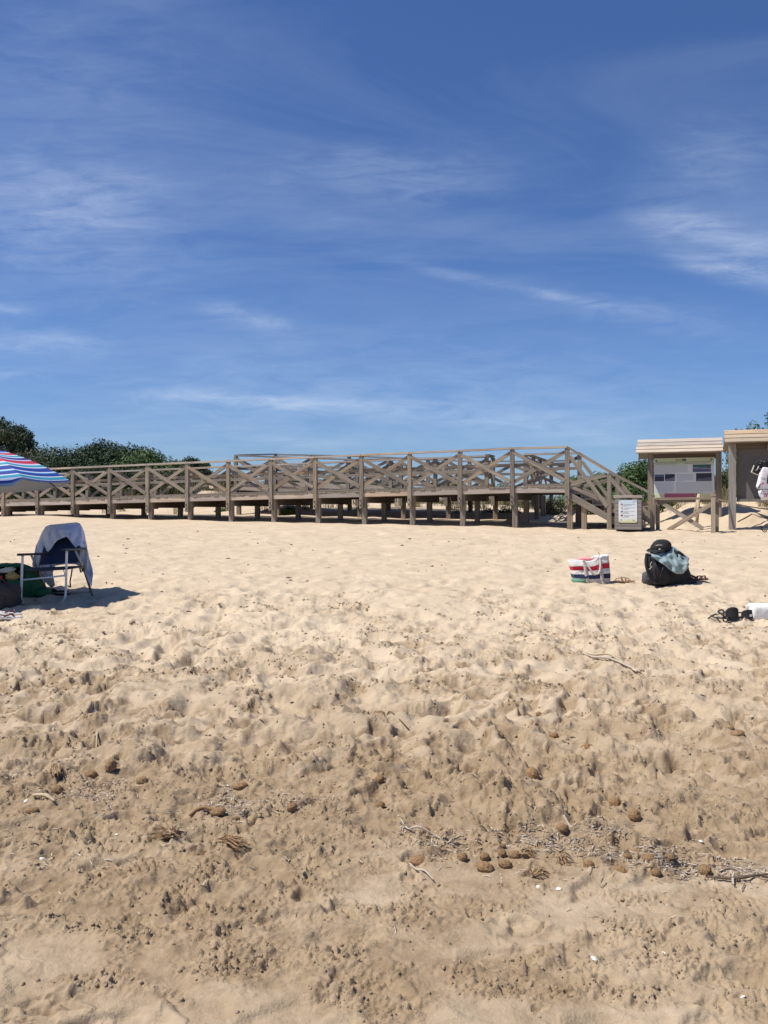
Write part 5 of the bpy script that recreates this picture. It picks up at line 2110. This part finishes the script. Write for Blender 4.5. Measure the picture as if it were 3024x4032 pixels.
GB = 'seagrass balls along the tide line'
balls = [  # x, y, half width px, half height px, label
    (2095, 3048, 31, 30, 'largest round brown seagrass ball, alone above the right litter line'),
    (2498, 3230, 26, 26, 'round brown seagrass ball alone between two litter streaks at right'),
    (2422, 3160, 23, 23, 'dark seagrass ball just above the lone round one at right'),
    (2777, 3451, 25, 24, 'orange-brown seagrass ball at the lower right end of the litter line'),
    (2214, 3278, 25, 18, 'seagrass ball half buried in the grey litter streak'),
    (1669, 3275, 28, 19, 'seagrass ball at the left end of the right litter line'),
    (1649, 3372, 37, 23, 'wide flat seagrass ball beside a white root at centre'),
    (1910, 3417, 37, 21, 'pale long seagrass ball in front of the central cluster'),
    (1990, 3397, 30, 17, 'long seagrass ball at the right of the central cluster'),
    (1974, 3365, 21, 18, 'round seagrass ball at the back of the central cluster'),
    (2024, 3367, 26, 16, 'seagrass ball trailing fibres right of the central cluster'),
    (1908, 3380, 20, 18, 'small seagrass ball at the left of the central cluster'),
    (2428, 3427, 44, 20, 'widest flat pale seagrass ball in the right litter'),
    (2505, 3344, 28, 16, 'oval seagrass ball above the right litter heap'),
    (2555, 3402, 30, 18, 'oval seagrass ball inside the right litter heap'),
    (2578, 3376, 26, 14, 'small flat seagrass ball atop the right litter heap'),
    (2583, 3447, 21, 17, 'round seagrass ball just below the right litter heap'),
    (2319, 3410, 22, 20, 'frayed seagrass ball left of the right litter heap'),
    (2470, 3392, 20, 15, 'seagrass ball sunk in the left part of the right litter heap'),
    (2640, 3395, 19, 15, 'seagrass ball at the right side of the right litter heap'),
    (1822, 3388, 20, 18, 'dark pointed seagrass lump left of the central cluster'),
    (1953, 3332, 13, 9, 'smaller twin seagrass ball on bare sand, left one'),
    (1980, 3331, 13, 9, 'smaller twin seagrass ball on bare sand, right one'),
    (2906, 2912, 28, 17, 'oval seagrass ball at the far right of the churned sand'),
    (2880, 2890, 13, 11, 'small seagrass ball just behind the far right oval one'),
    (2310, 2916, 26, 15, 'long frayed seagrass ball on the churned sand right of centre'),
    (2180, 2873, 18, 12, 'seagrass ball beside a dark hole right of centre'),
    (1785, 2801, 18, 13, 'seagrass ball on the churned sand just right of centre'),
    (1495, 2781, 22, 13, 'oval seagrass ball on the churned sand at frame centre'),
    (1972, 2876, 14, 11, 'small seagrass ball on the churned sand below centre'),
    (2122, 2788, 13, 11, 'small seagrass ball on churned sand above the reed end'),
    (437, 3060, 22, 29, 'upright egg-shaped seagrass ball in the left litter'),
    (225, 3126, 25, 20, 'round seagrass ball below a split stalk at left'),
    (948, 3102, 30, 16, 'oval seagrass ball left of centre above the litter streak'),
    (858, 3206, 33, 16, 'wide dark seagrass ball at the left of the central litter streak'),
    (1150, 3206, 21, 19, 'round seagrass ball inside the central litter streak'),
    (930, 3226, 17, 9, 'small flat seagrass ball under the central litter streak'),
    (560, 3102, 24, 16, 'seagrass ball right of the egg-shaped one'),
    (360, 3070, 26, 17, 'dull seagrass ball left of the egg-shaped one'),
    (1495, 3090, 20, 19, 'seagrass ball at centre above the dark holes'),
    (1497, 3190, 20, 17, 'seagrass ball at centre beside the litter end'),
    (128, 3216, 27, 10, 'flat seagrass ball near the left frame edge'),
    (281, 2638, 14, 7, 'small seagrass ball alone on the far left sand'),
]
for i, (x, y, wx, wy, lab) in enumerate(balls):
    p = gp(x, y)
    sc = p.y / F
    rx, rz = wx * sc * .96, max(wy * sc, .5 * wx * sc) * .96
    root = link('seagrass_ball', BM[i % 6], None, None, (p.x, p.y, p.z + rz * .45), (random.uniform(-.3, .3), random.uniform(-.2, .2), random.uniform(-.4, .4)))
    root.scale = (rx, (rx + rz) / 2, rz)
    setp(root, lab, 'seagrass ball', GB)
    link('fibres', HM[i % 4], None, root)


def tuft(x, y, L, ang, n, label, spread=.5, mats=None):
    p = gp(x, y)
    t = thing('fibre_tuft', (p.x, p.y, p.z), label, 'seagrass tuft')
    for gi in range(3):
        b = MB()
        for i in range(n * 2 // 3):
            a = ang + random.gauss(0, spread)
            l_ = L * random.uniform(.5, 1.1)
            o_ = Vector((random.gauss(0, L * .12), random.gauss(0, L * .10), .006 + random.random() * .02))
            d = Vector((math.cos(a), math.sin(a), random.uniform(-.1, .35)))
            b.tube([o_, o_ + d * l_ * .5 + Vector((0, 0, random.uniform(0, .012))), o_ + d * l_ + Vector((0, 0, -.012))], [.0019, .0016, .0006], 4, caps=False)
        b.build('strands', (FIBRE, BALL, STICK)[gi], t)


tuft(2105, 3445, .055, .6, 70, 'shaggy dark brown seagrass tuft lying below the litter line', .6)
tuft(866, 3322, .11, -.5, 110, 'bundle of parallel brown rhizome fibres at left centre', .16)
tuft(672, 3296, .075, 2.2, 80, 'small shaggy orange-brown tuft left of the fibre bundle', .9)
tuft(2200, 3385, .05, -.9, 34, 'flattened frayed tuft in the middle of the right litter line', .5)
tuft(225, 3092, .09, 2.0, 60, 'split pale stalk with fibres at left', .12)
tuft(2060, 3370, .05, -.2, 24, 'thin fibre trail right of the central ball cluster', .3)


def litter(name, lines, n, width, label, lmin=.004, lmax=.019, pw=.36):
    """strips of dry seagrass leaf"""
    V, FQ, M = [], [], []
    for _ in range(n):
        ln = random.choice(lines)
        k = random.uniform(0, len(ln) - 1.001)
        i = int(k)
        f_ = k - i
        x = ln[i][0] * (1 - f_) + ln[i + 1][0] * f_
        y = ln[i][1] * (1 - f_) + ln[i + 1][1] * f_ + random.gauss(0, width)
        x += random.gauss(0, 16)
        p = gp(x, y)
        L = lmin + (lmax - lmin) * random.random() ** 1.6
        w = random.uniform(.0008, .0022)
        a = random.uniform(0, math.pi)
        el = random.gauss(.0, .09)
        d = Vector((math.cos(a) * math.cos(el), math.sin(a) * math.cos(el), math.sin(el)))
        s_ = Vector((-math.sin(a), math.cos(a), random.gauss(0, .25))).normalized() * w
        p.z += random.random() ** 2 * .005 + .0010
        b = len(V)
        bend = Vector((0, 0, random.uniform(-.15, .25) * L))
        V += [tuple(p - d * L - s_), tuple(p - d * L + s_), tuple(p + bend + s_), tuple(p + bend - s_), tuple(p + d * L + s_), tuple(p + d * L - s_)]
        FQ += [(b, b + 1, b + 2, b + 3), (b + 3, b + 2, b + 4, b + 5)]
        m_ = 0 if random.random() < pw else random.choice((1, 1, 2))
        M += [m_, m_]
    me = bpy.data.meshes.new(name)
    me.from_pydata(V, [], FQ)
    me.polygons.foreach_set('material_index', M)
    for q in (LIT_W, LIT_G, LIT_B):
        me.materials.append(q)
    o = link(name, me, None)
    setp(o, label, kind='stuff')


rc = lambda L: [(1512 + a / 1.0972, 2900 + b_ / 1.0972) for a, b_ in L]
lc = lambda L: [(a / 1.0972, 2900 + b_ / 1.0972) for a, b_ in L]
litter('seagrass_litter', [rc([(60, 370), (140, 430), (230, 462), (330, 470)]), rc([(330, 465), (470, 415), (560, 410), (640, 430), (760, 470), (860, 490)]),
                           rc([(430, 440), (600, 430), (730, 460), (860, 480)]), rc([(840, 390), (950, 400), (1050, 440)]), rc([(860, 480), (1000, 520), (1100, 500), (1200, 510)]),
                           rc([(950, 530), (1080, 540), (1200, 560), (1320, 590)]), rc([(1100, 480), (1200, 500), (1300, 540), (1400, 590)]), rc([(1150, 520), (1250, 550), (1350, 590)]),
                           rc([(1400, 560), (1520, 580), (1659, 600)])], 2600, 25, 'streak of dry grey seagrass leaves along the right tide line')
litter('seagrass_litter', [lc([(20, 190), (120, 220), (260, 240), (330, 230)]), lc([(270, 230), (370, 210), (470, 225), (560, 215)]), lc([(330, 250), (430, 250), (520, 230)])], 620, 30,
       'streak of dry seagrass leaves in the left tide line')
litter('seagrass_litter', [lc([(860, 300), (960, 310), (1050, 320)]), lc([(1060, 300), (1160, 310), (1260, 300)]), lc([(1260, 290), (1380, 290), (1500, 300)]), lc([(960, 240), (1000, 300), (1040, 330)])], 640, 24,
       'streak of dry seagrass leaves left of the frame centre')
litter('seagrass_litter', [[(0, 3000), (1512, 3100), (3024, 3150)], [(0, 3200), (1512, 3350), (3024, 3500)], [(200, 2950), (1512, 2850), (2900, 3000)], [(0, 3350), (1000, 3350)]], 620, 110,
       'single dry seagrass leaves strewn over the lower sand', .006, .026, .5)


def debris(name, n, ylo, yhi, smin, smax, label, mat, elong=2.2):
    b = MB()
    for _ in range(n):
        y = ylo * (yhi / ylo) ** random.random()
        x = (random.random() * 2 - 1) * (.50 * y + .6)
        s, v = sv(x, y)
        if v > -.1 and s < 2.3:
            continue
        z = gz(x, y)
        r = (smin + (smax - smin) * random.random() ** 2.2) * min(1.3, .3 + y / 14)
        a = random.uniform(0, math.pi)
        el = 1 + random.random() * elong
        i0 = len(b.v)
        for (ux, uy, uz) in ((1, 0, 0), (-1, 0, 0), (.2, .9, 0), (-.1, -1, 0), (.15, .1, .85), (.1, -.1, -.7)):
            q = Vector((ux * el * r, uy * r, uz * r)) * random.uniform(.7, 1.25)
            b.v.append((x + q.x * math.cos(a) - q.y * math.sin(a), y + q.x * math.sin(a) + q.y * math.cos(a), z + q.z + r * .3))
        for t in ((0, 2, 4), (2, 1, 4), (1, 3, 4), (3, 0, 4), (2, 0, 5), (1, 2, 5), (3, 1, 5), (0, 3, 5)):
            b.f.append(tuple(i0 + k for k in t))
            b.m.append(0)
    o = b.build(name, mat)
    setp(o, label, kind='stuff')


debris('dark_beach_debris', 560, 4.5, 21.5, .003, .017, 'dark scraps of seagrass dotted over the dry sand', DEB)


# clods of crumbled damp sand
def clods():
    V, FQ = [], []
    n = 0
    ico = [(0, 0, 1), (.9, 0, .4), (.28, .85, .4), (-.72, .53, .4), (-.72, -.53, .4), (.28, -.85, .4), (.6, .5, -.5), (-.3, .8, -.5), (-.85, 0, -.5), (-.3, -.8, -.5), (.6, -.5, -.5)]
    tri = [(0, 1, 2), (0, 2, 3), (0, 3, 4), (0, 4, 5), (0, 5, 1), (1, 6, 2), (2, 6, 7), (2, 7, 3), (3, 7, 8), (3, 8, 4), (4, 8, 9), (4, 9, 5), (5, 9, 10), (5, 10, 1), (1, 10, 6)]
    tries = 0
    near_holes = [h for h in HOLES if h[1] < 9.5]
    while n < 20000 and tries < 120000:
        tries += 1
        if n < 8000:
            hx, hy, hr = random.choice(near_holes)
            k = random.uniform(.9, 2.4)
            t_ = random.uniform(0, 6.28)
            x, y = hx + math.cos(t_) * hr * k * 1.3, hy + math.sin(t_) * hr * k
        else:
            y = 1.8 * (8.5 / 1.8) ** random.random()
            x = (random.random() * 2 - 1) * (.48 * y + .2)
        i = min(np.searchsorted(ROWS, y), len(ROWS) - 1)
        j = min(np.searchsorted(COLS, x / (y + APEX)), len(COLS) - 1)
        if n >= 8000 and random.random() > (crumb[i, j] ** 1.3) * min(1, cl6[i, j] ** 2 * .5) + .012:
            continue
        z = gz(x, y)
        r = (.0014 + .0060 * random.random() ** 4) * (1 + .22 * max(0, y - 3.0))
        a = random.uniform(0, 6.28)
        i0 = len(V)
        sx, sy, sz = random.uniform(.7, 1.5), random.uniform(.7, 1.2), random.uniform(.55, 1.0)
        for (ux, uy, uz) in ico:
            k = random.uniform(.75, 1.2) * r
            qx, qy = ux * k * sx, uy * k * sy
            V.append((x + qx * math.cos(a) - qy * math.sin(a), y + qx * math.sin(a) + qy * math.cos(a), z + uz * k * sz + r * .25))
        FQ += [(i0 + t[0], i0 + t[1], i0 + t[2]) for t in tri]
        n += 1
    me = bpy.data.meshes.new('sand_clods')
    me.from_pydata(V, [], FQ)
    me.polygons.foreach_set('use_smooth', [True] * len(FQ))
    at = me.attributes.new('damp', 'FLOAT', 'POINT')
    at.data.foreach_set('value', [.85] * len(V))
    o = link('sand_clods', me, SAND)
    setp(o, 'crumbs and clods of damp sand scattered over the lower beach', kind='stuff')


clods()


# ---- sticks, shells, a lost cord
def stick(name, pts, r, mat, label, cat='stick', lift=.012):
    w = []
    for x, y in pts:
        p = gp(x, y)
        p.z += lift
        w.append(p)
    o0 = w[0].copy()
    ps = smoothpts([p - o0 for p in w])
    rs = [r * (1 - .45 * abs(2 * i / (len(ps) - 1) - .9)) for i in range(len(ps))]
    o = MB().tube(ps, rs, 7).build(name, mat, None, o0, smooth=True)
    setp(o, label, cat)
    return o


rd = thing('broken_reed', gp(2290, 2580), 'long pale broken reed with a frayed left end lying on the churned sand', 'reed')
base = rd.location.copy()
for k, (dy, m_) in enumerate(((0, STICK), (7, ROOT), (-5, STICK))):
    w = [gp(x, y) + Vector((0, 0, .016 + .008 * k)) - base for x, y in ((2292, 2572 + dy), (2340, 2590 + dy), (2400, 2602 + dy * .6), (2470, 2618 + dy * .3), (2535 - 14 * k, 2636))]
    MB().tube(smoothpts(w), [.006] * 4 + [.0085] * 11 + [.006] * 2, 7).build('stalk', m_, rd, smooth=True)
fb = MB()
for i in range(14):
    s_ = gp(2292, 2576) + Vector((0, 0, .02)) - base
    fb.tube([s_, s_ + Vector((random.uniform(-.05, .01), random.uniform(-.03, .03), random.uniform(0, .04)))], [.003, .001], 4)
fb.build('frayed_end', STICK, rd)
stick('root', [(1612, 3390), (1640, 3412), (1672, 3428), (1706, 3462)], .0042, ROOT, 'bent white root beside the wide flat seagrass ball', 'root')
stick('root', [(1578, 3238), (1606, 3275), (1650, 3295), (1720, 3302), (1790, 3325)], .0042, ROOT, 'long pale root running into the left end of the right litter line', 'root')
stick('stick', [(2785, 3470), (2880, 3474), (2960, 3472), (3040, 3458)], .006, DEB, 'dark thin stick at the lower right frame edge')
stick('stick', [(2888, 3500), (2885, 3470), (2890, 3455)], .005, ROOT, 'short white stick standing by the dark stick at lower right')
stick('stick', [(2220, 3232), (2250, 3250), (2272, 3262)], .005, ROOT, 'short pale stick above the grey litter streak')
stick('stick', [(2556, 2780), (2580, 2750), (2588, 2735)], .005, ROOT, 'pale straw lying on churned sand below the reed')
stick('stick', [(880, 3212), (800, 3200), (745, 3205)], .009, FIBRE, 'brown bark strip at the left of the central litter streak')
stick('stick', [(130, 3168), (180, 3172), (215, 3182)], .009, STICK, 'thick tan twig near the left frame edge')
stick('stick', [(378, 2905), (382, 2880), (385, 2862)], .005, STICK, 'small upright tan straw on the left churned sand')
stick('stick', [(208, 2872), (210, 2850), (212, 2838)], .005, ROOT, 'small upright pale straw left of the purple cord')
stick('stick', [(1610, 2850), (1540, 2815), (1525, 2800)], .005, DEB, 'dark thin twig on the churned sand at centre')
stick('hair_cord', [(355, 2812), (375, 2808), (392, 2806), (388, 2816), (374, 2820), (368, 2812), (380, 2806)], .004, PURP, 'small purple looped cord lying on the left churned sand', 'cord', .02)
for i, (x, y, lab) in enumerate(((2118, 3490, 'white shell just below the shaggy tuft'), (2200, 3505, 'white shell right of and below the shaggy tuft'), (460, 3268, 'white shell left of centre below the tide line'),
                                 (102, 3172, 'white shell near the left frame edge'), (2340, 3797, 'white shell on the smooth sand at lower right'), (2612, 3752, 'white shell at right on the damp sand'),
                                 (895, 3092, 'white shell above the oval ball left of centre'), (168, 3388, 'tiny white shell low at left'), (2925, 3940, 'white shell near the lower right corner'),
                                 (2760, 3325, 'pale shell above the right litter end'))):
    p = gp(x, y)
    r = .0055 + .003 * random.random()
    P = []
    for j in range(6):
        q = j / 5
        P.append([(r * q * math.cos(a) * 1.35, r * q * math.sin(a) * (1 + .04 * math.cos(a * 9)), r * .55 * (1 - q * q)) for a in np.linspace(0, 2 * math.pi, 18, endpoint=False)])
    o = MB().quadgrid(P, close_v=True).build('shell', SHELL, None, (p.x, p.y, p.z + .003), (random.uniform(-.4, .4), random.uniform(-.4, .4), random.uniform(0, 6)), smooth=True)
    solid(o, .001)
    setp(o, lab, 'shell', 'white shells on the lower sand')
